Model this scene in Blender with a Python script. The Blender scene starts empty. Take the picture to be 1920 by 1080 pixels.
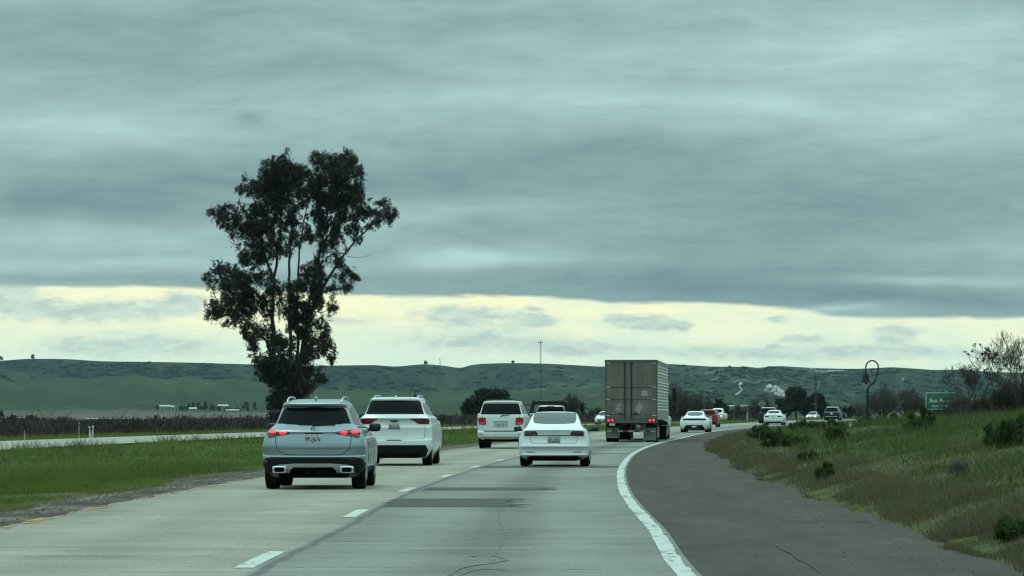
import bpy, bmesh, math, random
import numpy as np
from mathutils import Vector, Matrix
R = random.Random(7)
rng = np.random.default_rng(11)
SC = bpy.context.scene
COL = SC.collection
F, CH, HY = 6657.0, 1.35, 773.0        # focal length in photo pixels, eye height, horizon row

# ------------------------------------------------------------------ helpers
def lin(r, g, b):
    f = lambda c: (c/255/12.92) if c/255 <= .04045 else ((c/255+.055)/1.055)**2.4
    return (f(r), f(g), f(b), 1)

def pchip(xs, ys):
    xs = np.asarray(xs, float); ys = np.asarray(ys, float)
    h = np.diff(xs); d = np.diff(ys)/h
    m = np.zeros_like(ys); m[0] = d[0]; m[-1] = d[-1]
    for i in range(1, len(xs)-1):
        if d[i-1]*d[i] > 0:
            w1 = 2*h[i]+h[i-1]; w2 = h[i]+2*h[i-1]
            m[i] = (w1+w2)/(w1/d[i-1]+w2/d[i])
    def f(q):
        q = np.clip(np.asarray(q, float), xs[0], xs[-1])
        i = np.clip(np.searchsorted(xs, q, side='right')-1, 0, len(xs)-2)
        t = (q-xs[i])/h[i]
        return ((1+2*t)*(1-t)**2*ys[i] + t*(1-t)**2*h[i]*m[i] + t*t*(3-2*t)*ys[i+1] + t*t*(t-1)*h[i]*m[i+1])
    return f

def hash2(i, j, s):
    v = np.sin(i*127.1+j*311.7+s*74.7)*43758.5453
    return v-np.floor(v)
def vnoise(x, y, s=0):
    i = np.floor(x); j = np.floor(y); u = x-i; v = y-j
    u = u*u*(3-2*u); v = v*v*(3-2*v)
    return (hash2(i, j, s)*(1-u)*(1-v)+hash2(i+1, j, s)*u*(1-v)+hash2(i, j+1, s)*(1-u)*v+hash2(i+1, j+1, s)*u*v)
def fbm(x, y, s=0, o=4):
    t = 0; a = .5; n = 0
    for k in range(o):
        t = t+a*vnoise(x*2**k, y*2**k, s+k*3.1); n += a; a *= .55
    return t/n
def sstep(a, b, x):
    t = np.clip((x-a)/(b-a), 0, 1); return t*t*(3-2*t)

def link(o, parent=None):
    COL.objects.link(o)
    if parent is not None: o.parent = parent
    return o
def tag(o, label=None, cat=None, group=None, kind=None):
    if label: o['label'] = label
    if cat: o['category'] = cat
    if group: o['group'] = group
    if kind: o['kind'] = kind
    return o
def thing(name, loc, rz=0, label=None, cat=None, group=None):
    o = bpy.data.objects.new(name, None); o.empty_display_size = .3
    o.location = loc; o.rotation_euler = (0, 0, rz); COL.objects.link(o)
    return tag(o, label, cat, group)
def npmesh(name, V, Fc, mat, parent=None, smooth=False, col=None, uv=None):
    """V (n,3); Fc (m,k) constant k; col (n,) or (n,3) per-vertex; uv (n,2) per-vertex"""
    V = np.asarray(V, np.float32); Fc = np.asarray(Fc, np.int32)
    me = bpy.data.meshes.new(name); m, k = Fc.shape
    me.vertices.add(len(V)); me.vertices.foreach_set('co', V.ravel())
    me.loops.add(m*k); me.loops.foreach_set('vertex_index', Fc.ravel())
    me.polygons.add(m); me.polygons.foreach_set('loop_start', np.arange(m, dtype=np.int32)*k)
    me.polygons.foreach_set('use_smooth', np.full(m, smooth))
    if col is not None:
        col = np.asarray(col, np.float32)
        if col.ndim == 1: col = np.stack([col]*3, 1)
        at = me.color_attributes.new('Col', 'FLOAT_COLOR', 'POINT')
        at.data.foreach_set('color', np.concatenate([col, np.ones((len(V), 1), np.float32)], 1).ravel())
    if uv is not None:
        l = me.uv_layers.new(name='UVMap')
        l.data.foreach_set('uv', np.asarray(uv, np.float32)[Fc.ravel()].ravel())
    me.update(calc_edges=True); me.validate()
    if mat: me.materials.append(mat)
    return link(bpy.data.objects.new(name, me), parent)
class MB:
    """collects simple shapes into one mesh"""
    def __init__(s): s.v = []; s.f = []
    def add(s, v, f):
        n = len(s.v); s.v += [tuple(p) for p in v]; s.f += [tuple(i+n for i in q) for q in f]; return s
    def box(s, c, d, rz=0, bev=0):
        bm = bmesh.new(); bmesh.ops.create_cube(bm, size=1)
        bmesh.ops.scale(bm, vec=d, verts=bm.verts)
        if bev: bmesh.ops.bevel(bm, geom=bm.edges[:], offset=bev, segments=2, affect='EDGES', profile=.5)
        if rz: bmesh.ops.rotate(bm, matrix=Matrix.Rotation(rz, 3, 'Z'), verts=bm.verts)
        bm.verts.index_update()
        s.add([v.co+Vector(c) for v in bm.verts], [[v.index for v in q.verts] for q in bm.faces]); bm.free(); return s
    def tube(s, pts, rad, n=8, caps=True):
        pts = [Vector(p) for p in pts]
        if not hasattr(rad, '__len__'): rad = [rad]*len(pts)
        b = len(s.v); up = Vector((0.3, .2, 1)).normalized(); prev = None
        for i, p in enumerate(pts):
            d = (pts[min(i+1, len(pts)-1)]-pts[max(i-1, 0)])
            d = d.normalized() if d.length > 1e-9 else Vector((0, 0, 1))
            a = prev if prev is not None else (up if abs(d.dot(up)) < .9 else Vector((1, 0, 0)))
            a = (a-d*a.dot(d)).normalized(); prev = a; c = d.cross(a)
            for k in range(n):
                t = 2*math.pi*k/n; s.v.append(tuple(p+(a*math.cos(t)+c*math.sin(t))*rad[i]))
        for i in range(len(pts)-1):
            for k in range(n):
                k2 = (k+1) % n
                s.f.append((b+i*n+k, b+i*n+k2, b+(i+1)*n+k2, b+(i+1)*n+k))
        if caps:
            s.f.append(tuple(b+k for k in range(n))[::-1]); e = b+(len(pts)-1)*n; s.f.append(tuple(e+k for k in range(n)))
        return s
    def lathe(s, prof, o=(0, 0, 0), axis='z', n=24):
        """prof: (radius, height) list"""
        b = len(s.v)
        for r, h in prof:
            for k in range(n):
                t = 2*math.pi*k/n; c, q = r*math.cos(t), r*math.sin(t)
                p = (c, q, h) if axis == 'z' else (h, c, q) if axis == 'x' else (c, h, q)
                s.v.append((p[0]+o[0], p[1]+o[1], p[2]+o[2]))
        for i in range(len(prof)-1):
            for k in range(n):
                k2 = (k+1) % n
                q = (b+i*n+k, b+i*n+k2, b+(i+1)*n+k2, b+(i+1)*n+k)
                s.f.append(q if axis == 'z' or axis == 'x' else q[::-1])
        s.f.append(tuple(b+k for k in range(n))[::-1]); e = b+(len(prof)-1)*n; s.f.append(tuple(e+k for k in range(n)))
        return s
    def ball(s, c, r, e=.75, n=20, m=12):
        """superellipsoid"""
        b = len(s.v); sg = lambda q: math.copysign(abs(q)**e, q)
        for i in range(1, m):
            ph = -math.pi/2+math.pi*i/m
            for k in range(n):
                t = 2*math.pi*k/n
                s.v.append((c[0]+r[0]*sg(math.cos(ph))*sg(math.cos(t)), c[1]+r[1]*sg(math.cos(ph))*sg(math.sin(t)), c[2]+r[2]*sg(math.sin(ph))))
        s.v.append((c[0], c[1], c[2]-r[2])); s.v.append((c[0], c[1], c[2]+r[2])); lo = len(s.v)-2
        for i in range(m-2):
            for k in range(n):
                k2 = (k+1) % n; s.f.append((b+i*n+k, b+i*n+k2, b+(i+1)*n+k2, b+(i+1)*n+k))
        for k in range(n):
            k2 = (k+1) % n
            s.f.append((b+k2, b+k, lo)); e2 = b+(m-2)*n; s.f.append((e2+k, e2+k2, lo+1))
        return s
    def build(s, name, mat, parent=None, smooth=35):
        me = bpy.data.meshes.new(name); me.from_pydata(s.v, [], s.f); me.validate()
        bm = bmesh.new(); bm.from_mesh(me); bmesh.ops.recalc_face_normals(bm, faces=bm.faces); bm.to_mesh(me); bm.free()
        if smooth:
            me.polygons.foreach_set('use_smooth', [True]*len(me.polygons)); me.set_sharp_from_angle(angle=math.radians(smooth))
        if mat: me.materials.append(mat)
        return link(bpy.data.objects.new(name, me), parent)

# ------------------------------------------------------------------ materials
class NT:
    def __init__(s, tree): s.t = tree; s.n = tree.nodes; s.l = tree.links
    def node(s, kind, ins=None, **kw):
        nd = s.n.new(kind)
        for k, v in kw.items(): setattr(nd, k, v)
        for k, v in (ins or {}).items(): s.put(nd.inputs[k], v)
        return nd
    def put(s, sock, v):
        if isinstance(v, bpy.types.NodeSocket): s.l.new(v, sock)
        elif v is not None: sock.default_value = v
    def m(s, op, a, b=None, c=None, clamp=False):
        nd = s.n.new('ShaderNodeMath'); nd.operation = op; nd.use_clamp = clamp
        s.put(nd.inputs[0], a)
        if b is not None: s.put(nd.inputs[1], b)
        if c is not None: s.put(nd.inputs[2], c)
        return nd.outputs[0]
    def mix(s, f, a, b, blend='MIX'):
        nd = s.n.new('ShaderNodeMix'); nd.data_type = 'RGBA'; nd.blend_type = blend
        s.put(nd.inputs[0], f); s.put(nd.inputs[6], a); s.put(nd.inputs[7], b); return nd.outputs[2]
    def noise(s, vec, scale, detail=4, rough=.55, dist=0, out=0):
        nd = s.node('ShaderNodeTexNoise', {'Scale': scale, 'Detail': detail, 'Roughness': rough, 'Distortion': dist})
        if vec is not None: s.l.new(vec, nd.inputs['Vector'])
        return nd.outputs[out]
    def ss(s, x, a, b):
        nd = s.node('ShaderNodeMapRange', {'Value': x, 'From Min': a, 'From Max': b}, interpolation_type='SMOOTHSTEP'); return nd.outputs[0]
    def xyz(s, x, y, z=0.0):
        nd = s.n.new('ShaderNodeCombineXYZ'); s.put(nd.inputs[0], x); s.put(nd.inputs[1], y); s.put(nd.inputs[2], z); return nd.outputs[0]
    def sep(s, v):
        nd = s.n.new('ShaderNodeSeparateXYZ'); s.l.new(v, nd.inputs[0]); return nd.outputs
    def scale(s, v, x, y, z=1):
        nd = s.node('ShaderNodeVectorMath', operation='MULTIPLY'); s.l.new(v, nd.inputs[0]); nd.inputs[1].default_value = (x, y, z); return nd.outputs[0]
def newmat(name):
    m = bpy.data.materials.new(name); m.use_nodes = True
    t = NT(m.node_tree); b = t.n['Principled BSDF']; return m, t, b
def prin(name, col, rough=.5, metal=0, coat=0, spec=.5, emit=None, es=0, var=.12, vs=6.0, bump=0):
    """principled with a little procedural variation in tone and roughness"""
    m, t, b = newmat(name)
    col = tuple(col[:3])+(1,)
    tc = t.node('ShaderNodeTexCoord')
    n = t.noise(tc.outputs['Object'], vs, 5)
    f = t.m('MULTIPLY_ADD', n, 2*var, 1-var)
    hv = t.node('ShaderNodeMix', data_type='RGBA', blend_type='MULTIPLY'); hv.inputs[0].default_value = 1
    hv.inputs[6].default_value = col
    t.l.new(f, hv.inputs[7]); t.l.new(hv.outputs[2], b.inputs['Base Color'])
    t.put(b.inputs['Roughness'], t.m('MULTIPLY_ADD', n, .25*rough, rough*.87))
    b.inputs['Metallic'].default_value = metal; b.inputs['Coat Weight'].default_value = coat
    b.inputs['Coat Roughness'].default_value = .06; b.inputs['Specular IOR Level'].default_value = spec
    if emit: b.inputs['Emission Color'].default_value = tuple(emit[:3])+(1,); b.inputs['Emission Strength'].default_value = es
    if bump:
        bp = t.node('ShaderNodeBump', {'Strength': bump, 'Height': t.noise(tc.outputs['Object'], vs*6, 4)}); t.l.new(bp.outputs[0], b.inputs['Normal'])
    return m
def paint(name, col, metal=0, rough=.38, dirt=.25, dcol=(.16, .15, .12), coat=.6):
    """car paint with road film that thickens towards the sills"""
    m, t, b = newmat(name)
    tc = t.node('ShaderNodeTexCoord'); o = tc.outputs['Object']; z = t.sep(o)[2]
    n = t.noise(o, 3.5, 6); n2 = t.noise(o, 40, 3)
    low = t.ss(z, .75, .2)
    f = t.m('MULTIPLY', t.m('ADD', t.m('MULTIPLY', low, .8), t.m('MULTIPLY', t.ss(n, .45, .75), .25)), t.m('MULTIPLY_ADD', n2, .8, .5))
    f = t.m('MULTIPLY', f, dirt, clamp=True)
    t.l.new(t.mix(f, tuple(col[:3])+(1,), tuple(dcol)+(1,)), b.inputs['Base Color'])
    b.inputs['Metallic'].default_value = metal
    t.put(b.inputs['Roughness'], t.m('MULTIPLY_ADD', f, .5, rough)); b.inputs['Coat Weight'].default_value = coat; b.inputs['Coat Roughness'].default_value = .05; b.inputs['Specular IOR Level'].default_value = .5 if coat > .3 else .25
    return m
M = {}
M['white'] = paint('white_paint', (.72, .75, .74), dirt=.4)
M['pearl'] = paint('pearl_white_paint', (.72, .76, .75), rough=.3, dirt=.32)
M['dirtywhite'] = paint('dull_white_paint', (.62, .65, .64), dirt=.5)
M['silverblue'] = paint('silver_blue_paint', (.25, .305, .335), metal=.5, rough=.32, dirt=.22)
M['silver'] = paint('silver_paint', (.42, .45, .45), metal=.5, rough=.35)
M['dark'] = paint('dark_paint', (.008, .009, .012), rough=.3, dirt=.12, coat=.1)
M['red'] = paint('red_paint', (.20, .010, .012), rough=.35, coat=.15)
M['glass'] = prin('tinted_glass', (.004, .006, .007), .08, spec=.09, var=.4, vs=2)
M['glass_pale'] = prin('sky_glass', (.02, .028, .03), .10, spec=.22, var=.3, vs=2)
M['trim'] = prin('black_trim', (.008, .009, .010), .5, spec=.3, var=.25)
M['clad'] = prin('grey_cladding', (.009, .010, .011), .65, spec=.18, var=.25)
M['tyre'] = prin('tyre_rubber', (.006, .006, .006), .9, spec=.2, var=.3, vs=20, bump=.2)
M['rim'] = prin('alloy_rim', (.32, .34, .35), .35, metal=.8)
M['chrome'] = prin('chrome', (.62, .66, .66), .18, metal=1)
M['satin'] = prin('satin_silver', (.42, .45, .46), .38, metal=.6)
M['under'] = prin('underbody', (.003, .003, .003), .95, spec=.05)
M['redlens'] = prin('red_lens', (.10, .004, .008), .2, coat=.25, var=.2)
M['redlens_b'] = prin('bright_red_lens', (.36, .008, .016), .3, coat=.05, spec=.2, var=.2, vs=12)
M['darklens'] = prin('smoked_red_lens', (.03, .004, .007), .15, coat=.3, var=.2)
M['greylens'] = prin('smoked_grey_lens', (.07, .055, .065), .2, coat=.8, var=.3)
M['lit'] = prin('lit_red_lamp', (.5, .02, .04), .3, emit=(1, .012, .036), es=1.3)
M['lit2'] = prin('lit_truck_lamp', (.5, .02, .04), .3, emit=(1, .03, .05), es=1.8)
M['head'] = prin('lit_headlamp', (.8, .8, .7), .3, emit=(1, .95, .72), es=2.5)
M['headoff'] = prin('headlamp_lens', (.25, .28, .28), .15, coat=1)
M['plate'] = prin('plate_white', (.5, .53, .5), .45)
M['plate_ink'] = prin('plate_ink', (.02, .025, .05), .6)
M['plate_red'] = prin('plate_script', (.25, .03, .03), .6)

# ------------------------------------------------------------------ lettering
def lettering(name, txt, size, mat, parent, loc, rot=(math.pi/2, 0, 0), width=None, depth=.0015, align='CENTER', bold=0):
    cu = bpy.data.curves.new(name, 'FONT'); cu.body = txt; cu.size = size; cu.align_x = align; cu.align_y = 'CENTER'
    cu.extrude = depth; cu.offset = bold; cu.resolution_u = 3
    tmp = bpy.data.objects.new(name+'_src', cu); COL.objects.link(tmp)
    dg = bpy.context.evaluated_depsgraph_get(); dg.update()
    me = bpy.data.meshes.new_from_object(tmp.evaluated_get(dg)); bpy.data.objects.remove(tmp)
    if width:
        xs = [v.co.x for v in me.vertices]; k = width/(max(xs)-min(xs))
        for v in me.vertices: v.co.x *= k
    me.materials.clear(); me.materials.append(mat)
    o = bpy.data.objects.new(name, me); o.location = loc; o.rotation_euler = rot
    return link(o, parent)

# ------------------------------------------------------------------ the lie of the land
EC = (-9.93806494e-08, 3.03788249e-04, -1.86782288e-02, 1.91861591)
_ec = pchip([-400, 0, 29, 42, 54, 78, 103, 146, 200, 9000], [-.26, -.26, -.20, -.02, 0, .12, .19, .04, 0, 0])
def E(Y):
    """right edge line of our carriageway: its x at distance Y"""
    Y = np.asarray(Y, float); q = np.clip(Y, -100, 640)
    s = 3*EC[0]*q*q+2*EC[1]*q+EC[2]
    return EC[0]*q**3+EC[1]*q*q+EC[2]*q+EC[3]+(Y-q)*s+_ec(Y)
def dE(Y):
    q = float(np.clip(Y, -100, 640)); return 3*EC[0]*q*q+2*EC[1]*q+EC[2]
_gz = pchip([-200, 0, 50, 90, 145, 180, 246, 300, 333, 435, 520, 700, 8000], [0, 0, .015, -.04, -.14, -.14, .05, .11, .15, .37, .42, .42, .42])
_floor = pchip([-300, 600, 900, 1400, 1900, 2300, 2600, 8000], [0, 0, -1, -3, -3, -.5, 1.5, 1.5])
def gz(Y): return _gz(Y)
def ground(X, Y):
    X = np.asarray(X, float); Y = np.asarray(Y, float)
    u = X-E(Y); g = _gz(Y)
    far = sstep(520, 800, Y)
    bump = (fbm(X*.35, Y*.12, 3)-.5)
    A = np.interp(Y, [0, 60, 120, 160, 230, 340, 500], [1.7, 1.75, 1.7, 1.35, .75, .35, .3])
    off = np.clip(u-3.0, 0, None)
    z = g+A*(1-np.exp(-off/6.5))+bump*.28*sstep(3.2, 7, u)
    opp = g*0+0.0
    t = sstep(-9, -22, u)
    zl = g*(1-t)+opp*t-.16*np.sin(np.clip((-8.5-u)/14, 0, 1)*np.pi)+bump*.16*sstep(-8.3, -10, u)*sstep(-22.4, -20, u)
    zl = zl+bump*.2*sstep(-31.5, -34, u)-2.4*sstep(-43, -75, u)*sstep(430, 300, Y)
    z = np.where(u < -7.5, zl, z)
    return z*(1-far)+_floor(Y)*far
def gpt(px, Y):
    X = (px-960)/F*Y; return (X, Y, float(ground(X, Y)))
def bank(px, py, y0=26., y1=400.):
    """first ground point met by the sight line through photo point (px, py)"""
    Y = np.arange(y0, y1, .25); X = (px-960)/F*Y; z = ground(X, Y); k = int(np.argmax(z >= CH-(py-HY)/F*Y)); return float(Y[k])
def PT(px, py, Y): return ((px-960)/F*Y, Y, CH-(py-HY)/F*Y)
HAZE, UPGAIN, BACKGAIN = 2.3e-5, 2.0, .05
# ================================================================== vehicles
def chaikin(p, n):
    for _ in range(n):
        q = []
        for i in range(len(p)):
            a, b = p[i], p[(i+1) % len(p)]
            q += [(a[0]*.8+b[0]*.2, a[1]*.8+b[1]*.2), (a[0]*.2+b[0]*.8, a[1]*.2+b[1]*.8)]
        p = q
    return p
def span(poly, v):
    lo, hi = 1e9, -1e9
    for i in range(len(poly)):
        (a0, v0), (a1, v1) = poly[i], poly[(i+1) % len(poly)]
        if (v0-v)*(v1-v) <= 0:
            if abs(v1-v0) < 1e-9: c = (a0, a1)
            else: c = (a0+(a1-a0)*(v-v0)/(v1-v0),)
            lo = min(lo, *c); hi = max(hi, *c)
    return (lo, hi)
class Car:
    """A body lofted from horizontal sections; keys are (z, half width, rear y, front y, corner depth).
    Local x right, y away from the end that faces the road behind, z up, origin on the ground below that end."""
    def __init__(s, name, px, Y, keys, mat, label, cat, group='cars and trucks on the highway', n=2.7, mirror=False, heading=None, dz=0, twist=0):
        X, _, z = gpt(px, Y); h = math.atan(dE(Y)) if heading is None else heading
        s.root = thing(name, (X, Y, z+dz), -h-twist, label, cat, group)
        k = np.array(sorted(keys)); s.k = k; s.n = n
        s.W, s.YR, s.YF, s.DR = [pchip(k[:, 0], k[:, i]) for i in (1, 2, 3, 4)]
        s.mat = mat; s.wheels = []; s.mir = mirror
    def yd(s, x, z):
        w = float(s.W(z)); t = min(abs(x)/w, .9995)
        return float(s.YR(z))+float(s.DR(z))*(1-(1-t**s.n)**(1/s.n))
    def sx(s, y, z):
        w = float(s.W(z)); yr = float(s.YR(z)); d = float(s.DR(z)); yf = float(s.YF(z))
        q = max(0, (yr+d-y)/d); q2 = max(0, (y-(yf-d*1.3))/(d*1.3)); q = min(.999, max(q, q2))
        return w*(1-q**s.n)**(1/s.n)
    def body(s, wheels, wr, arch=True, tw=.23, rim=None, under=(.2, .5), archr=1.13, sub=4):
        k = s.k; zs = [k[0, 0]]
        for a, b in zip(k[:-1, 0], k[1:, 0]): zs += [a+(b-a)*(i+1)/sub for i in range(sub)]
        nr, nsd, nf = 37, 12, 19; V = []; n = s.n
        for z in zs:
            w, yr, yf, d = float(s.W(z)), float(s.YR(z)), float(s.YF(z)), float(s.DR(z)); df = d*1.3
            if yf-df < yr+d+.05: df = max(.02, yf-yr-d-.05)
            ring = []
            for i in range(nr):
                t = math.pi-math.pi*i/(nr-1); c, q = math.cos(t), math.sin(t)
                ring.append((w*math.copysign(abs(c)**(2/n), c), yr+d*(1-abs(q)**(2/n))))
            for i in range(1, nsd): ring.append((w, yr+d+(yf-df-yr-d)*i/nsd))
            for i in range(nf):
                t = math.pi*i/(nf-1); c, q = math.cos(t), math.sin(t)
                ring.append((w*math.copysign(abs(c)**(2/n), c), yf-df*(1-abs(q)**(2/n))))
            for i in range(1, nsd): ring.append((-w, yf-df+(yr+d-yf+df)*i/nsd))
            V += [(x, y, z) for x, y in ring]
        m = len(ring); f = []
        for i in range(len(zs)-1):
            for j in range(m):
                j2 = (j+1) % m; f.append((i*m+j, i*m+j2, (i+1)*m+j2, (i+1)*m+j))
        f.append(tuple(range(m))[::-1]); e = (len(zs)-1)*m; f.append(tuple(e+j for j in range(m)))
        b = MB(); b.v = V; b.f = f
        o = b.build('body', s.mat, s.root, 32); s.obj = o
        wmax = float(k[:, 1].max())
        if arch:
            c = MB()
            for y in wheels:
                for sd in (-1, 1): c.lathe([(wr*archr, -.21), (wr*archr, .21)], (sd*(wmax-.13), y, wr), 'x', 28)
            co = c.build('cutter', None, None, 0)
            md = o.modifiers.new('b', 'BOOLEAN'); md.object = co; md.operation = 'DIFFERENCE'; md.solver = 'EXACT'
            dg = bpy.context.evaluated_depsgraph_get(); dg.update()
            me = bpy.data.meshes.new_from_object(o.evaluated_get(dg))
            o.modifiers.clear(); bpy.data.objects.remove(co)
            o.data = me; me.name = 'body'
            if not me.materials: me.materials.append(s.mat)
            me.materials[0] = s.mat
            me.polygons.foreach_set('use_smooth', [True]*len(me.polygons)); me.set_sharp_from_angle(angle=math.radians(32))
        u = MB(); y0, y1 = float(s.YR(.45))+.12, float(s.YF(.45))-.2
        u.box((0, (y0+y1)/2, sum(under)/2), ((wmax-.29)*2, y1-y0, under[1]-under[0]), bev=.05)
        u.build('underbody', M['under'], s.root)
        for y in wheels:
            for sd in (-1, 1): s.wheel(sd*(wmax-.025-tw/2), y, wr, tw, sd, rim or M['rim'])
        return s
    def wheel(s, x, y, r, w, sd, rimmat):
        h = w/2
        p = [(r*.60, -h*.8), (r*.66, -h*.95), (r*.82, -h), (r*.95, -h*.92), (r*.99, -h*.74), (r, -h*.5), (r*.985, -h*.45), (r, -h*.4), (r, 0), (r, h*.4), (r*.985, h*.45), (r, h*.5), (r*.99, h*.74), (r*.95, h*.92), (r*.82, h), (r*.66, h*.95), (r*.60, h*.8)]
        o = MB().lathe(p, (0, 0, 0), 'x', 36).build('wheel', M['tyre'], s.root, 40); o.location = (x, y, r)
        m = MB(); xo = sd*h*.84
        m.lathe([(r*.64, xo-sd*.02), (r*.66, xo+sd*.012), (r*.60, xo+sd*.014), (r*.57, xo-sd*.015)], (0, 0, 0), 'x', 30)
        for i in range(5):
            a = 2*math.pi*i/5+.3
            for da in (-.14, .14):
                m.tube([(xo+sd*.006, 0, 0), (xo+sd*.01, r*.6*math.cos(a+da), r*.6*math.sin(a+da))], [.035, .022], 6)
        m.lathe([(.06, xo-sd*.01), (.055, xo+sd*.02)], (0, 0, 0), 'x', 14)
        m.build('rim', rimmat, o, 40)
    def patch(s, name, poly, mat, off=.004, N=14, Mx=15, ch=0, parent=None, mirror=False, label=None, offz=0, depth=.03):
        outs = []
        for sg in ((1, -1) if mirror else (1,)):
            p = chaikin([(x*sg, z) for x, z in poly], ch) if ch else [(x*sg, z) for x, z in poly]
            z0, z1 = min(q[1] for q in p), max(q[1] for q in p); e = (z1-z0)*.004
            brk = sorted({round(q[1], 5) for q in p})
            zs = sorted({*[z0+e+(z1-z0-2*e)*i/(N-1) for i in range(N)], *([b for b in brk if z0+e < b < z1-e] if not ch else [])})
            V = []; nr = len(zs)
            for z in zs:
                a, b = span(p, z)
                for j in range(Mx):
                    x = a+(b-a)*(.5-.5*math.cos(math.pi*j/(Mx-1))); lim = .9985*float(s.W(z)); x = max(-lim, min(lim, x)); V.append((x, s.yd(x, z)-off, z+offz))
            f = []
            for i in range(nr-1):
                for j in range(Mx-1): f.append((i*Mx+j, i*Mx+j+1, (i+1)*Mx+j+1, (i+1)*Mx+j))
            bd = [j for j in range(Mx)]+[i*Mx+Mx-1 for i in range(1, nr)]+[(nr-1)*Mx+j for j in range(Mx-2, -1, -1)]+[i*Mx for i in range(nr-2, 0, -1)]
            b0 = len(V)
            for q in bd: V.append((V[q][0], V[q][1]+depth, V[q][2]-offz*1.5))
            for i in range(len(bd)):
                i2 = (i+1) % len(bd); f.append((bd[i], b0+i, b0+i2, bd[i2]))
            me = bpy.data.meshes.new(name); me.from_pydata(V, [], f); me.validate()
            bm = bmesh.new(); bm.from_mesh(me); bmesh.ops.recalc_face_normals(bm, faces=bm.faces); bm.to_mesh(me); bm.free()
            # open at the back: make the front face the viewer
            if sum(q.normal.y*q.area for q in me.polygons[:(nr-1)*(Mx-1)]) > 0: me.flip_normals()
            me.polygons.foreach_set('use_smooth', [True]*len(me.polygons)); me.set_sharp_from_angle(angle=math.radians(40))
            me.materials.append(mat)
            o = link(bpy.data.objects.new(name, me), parent or s.root)
            if label: o['label'] = label
            outs.append(o)
        return outs if mirror else outs[0]
    def side(s, name, poly, mat, off=.004, N=8, My=8, sides=(-1, 1), parent=None, ch=0):
        """poly in (y, z) on the flanks"""
        o = None
        for sd in sides:
            p = chaikin(poly, ch) if ch else poly
            z0, z1 = min(q[1] for q in p), max(q[1] for q in p); V = []; e = (z1-z0)*.004
            for i in range(N):
                z = z0+e+(z1-z0-2*e)*i/(N-1); a, b = span(p, z)
                for j in range(My):
                    y = a+(b-a)*j/(My-1); V.append((sd*(s.sx(y, z)+off), y, z))
            f = [(i*My+j, i*My+j+1, (i+1)*My+j+1, (i+1)*My+j) for i in range(N-1) for j in range(My-1)]
            bd = list(range(My))+[i*My+My-1 for i in range(1, N)]+[(N-1)*My+j for j in range(My-2, -1, -1)]+[i*My for i in range(N-2, 0, -1)]
            b0 = len(V)
            for q in bd: V.append((V[q][0]-sd*.03, V[q][1], V[q][2]))
            f += [(bd[i], b0+i, b0+(i+1) % len(bd), bd[(i+1) % len(bd)]) for i in range(len(bd))]
            me = bpy.data.meshes.new(name); me.from_pydata(V, [], f); me.validate()
            if sum(q.normal.x*q.area for q in me.polygons[:(N-1)*(My-1)])*sd < 0: me.flip_normals()
            me.polygons.foreach_set('use_smooth', [True]*len(me.polygons)); me.set_sharp_from_angle(angle=math.radians(40))
            me.materials.append(mat); o = link(bpy.data.objects.new(name, me), parent or s.root)
        return o
    def seam(s, name, pts, w=.009, mat=None, off=.0035, sub=10, parent=None):
        """a dark shut line across the end face: pts in (x, z)"""
        P_ = []
        for (a, b) in zip(pts[:-1], pts[1:]):
            for i in range(sub): P_.append((a[0]+(b[0]-a[0])*i/sub, a[1]+(b[1]-a[1])*i/sub))
        P_.append(pts[-1])
        m = MB(); m.tube([(x, s.yd(x, z)-off+w*.5, z) for x, z in P_], w*.75, 5); return m.build(name, mat or M['trim'], parent or s.root)
    def mirror(s, y, z, mat, w=.2, h=.15, x=None, glass=True):
        for sd in (-1, 1):
            xb = s.sx(y, z)
            c = (sd*((x or xb+.06)+w/2), y, z); m = MB()
            m.ball(c, (w/2, .075, h/2), .55)
            m.tube([(sd*(xb-.03), y+.03, z-h*.25), (c[0], y, z-h*.3)], [.028, .022], 8)
            o = m.build('side_mirror', mat, s.root)
            if glass: MB().ball((c[0], y-.066, z), (w*.33, .018, h*.32), .5).build('mirror_glass', M['glass_pale'], o)
    def plate(s, x, z, txt=None, w=.305, h=.152, y=None, script=True):
        y = s.yd(x, z)-.012 if y is None else y
        m = MB().box((x, y, z), (w, .012, h), bev=.004); o = m.build('license_plate', M['plate'], s.root)
        if txt:
            lettering('plate_number', txt, h*.74, M['plate_ink'], o, (x, y-.0075, z-h*.1), width=w*.93, bold=.0022)
            lettering('plate_state', 'California', h*.22, M['plate_red'], o, (x, y-.0075, z+h*.36), width=w*.42)
            for sx_ in (-.32, .32): MB().box((x+sx_*w, y-.007, z+h*.4), (w*.13, .003, h*.09)).build('plate_sticker', M['plate_ink'], o, 0)
        return o
    def rails(s, mat, y0, y1, x, z, hgt=.045, r=.02):
        for sd in (-1, 1):
            m = MB(); m.tube([(sd*x, y0, z-.04), (sd*x, y0+.10, z+hgt*.25), (sd*x, y0+.28, z+hgt*.75), (sd*x, y0+.5, z+hgt), (sd*x, (y0+y1)/2, z+hgt*1.15), (sd*x, y1-.12, z+hgt), (sd*x, y1, z-.03)], r, 8); m.build('roof_rail', mat, s.root)

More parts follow.
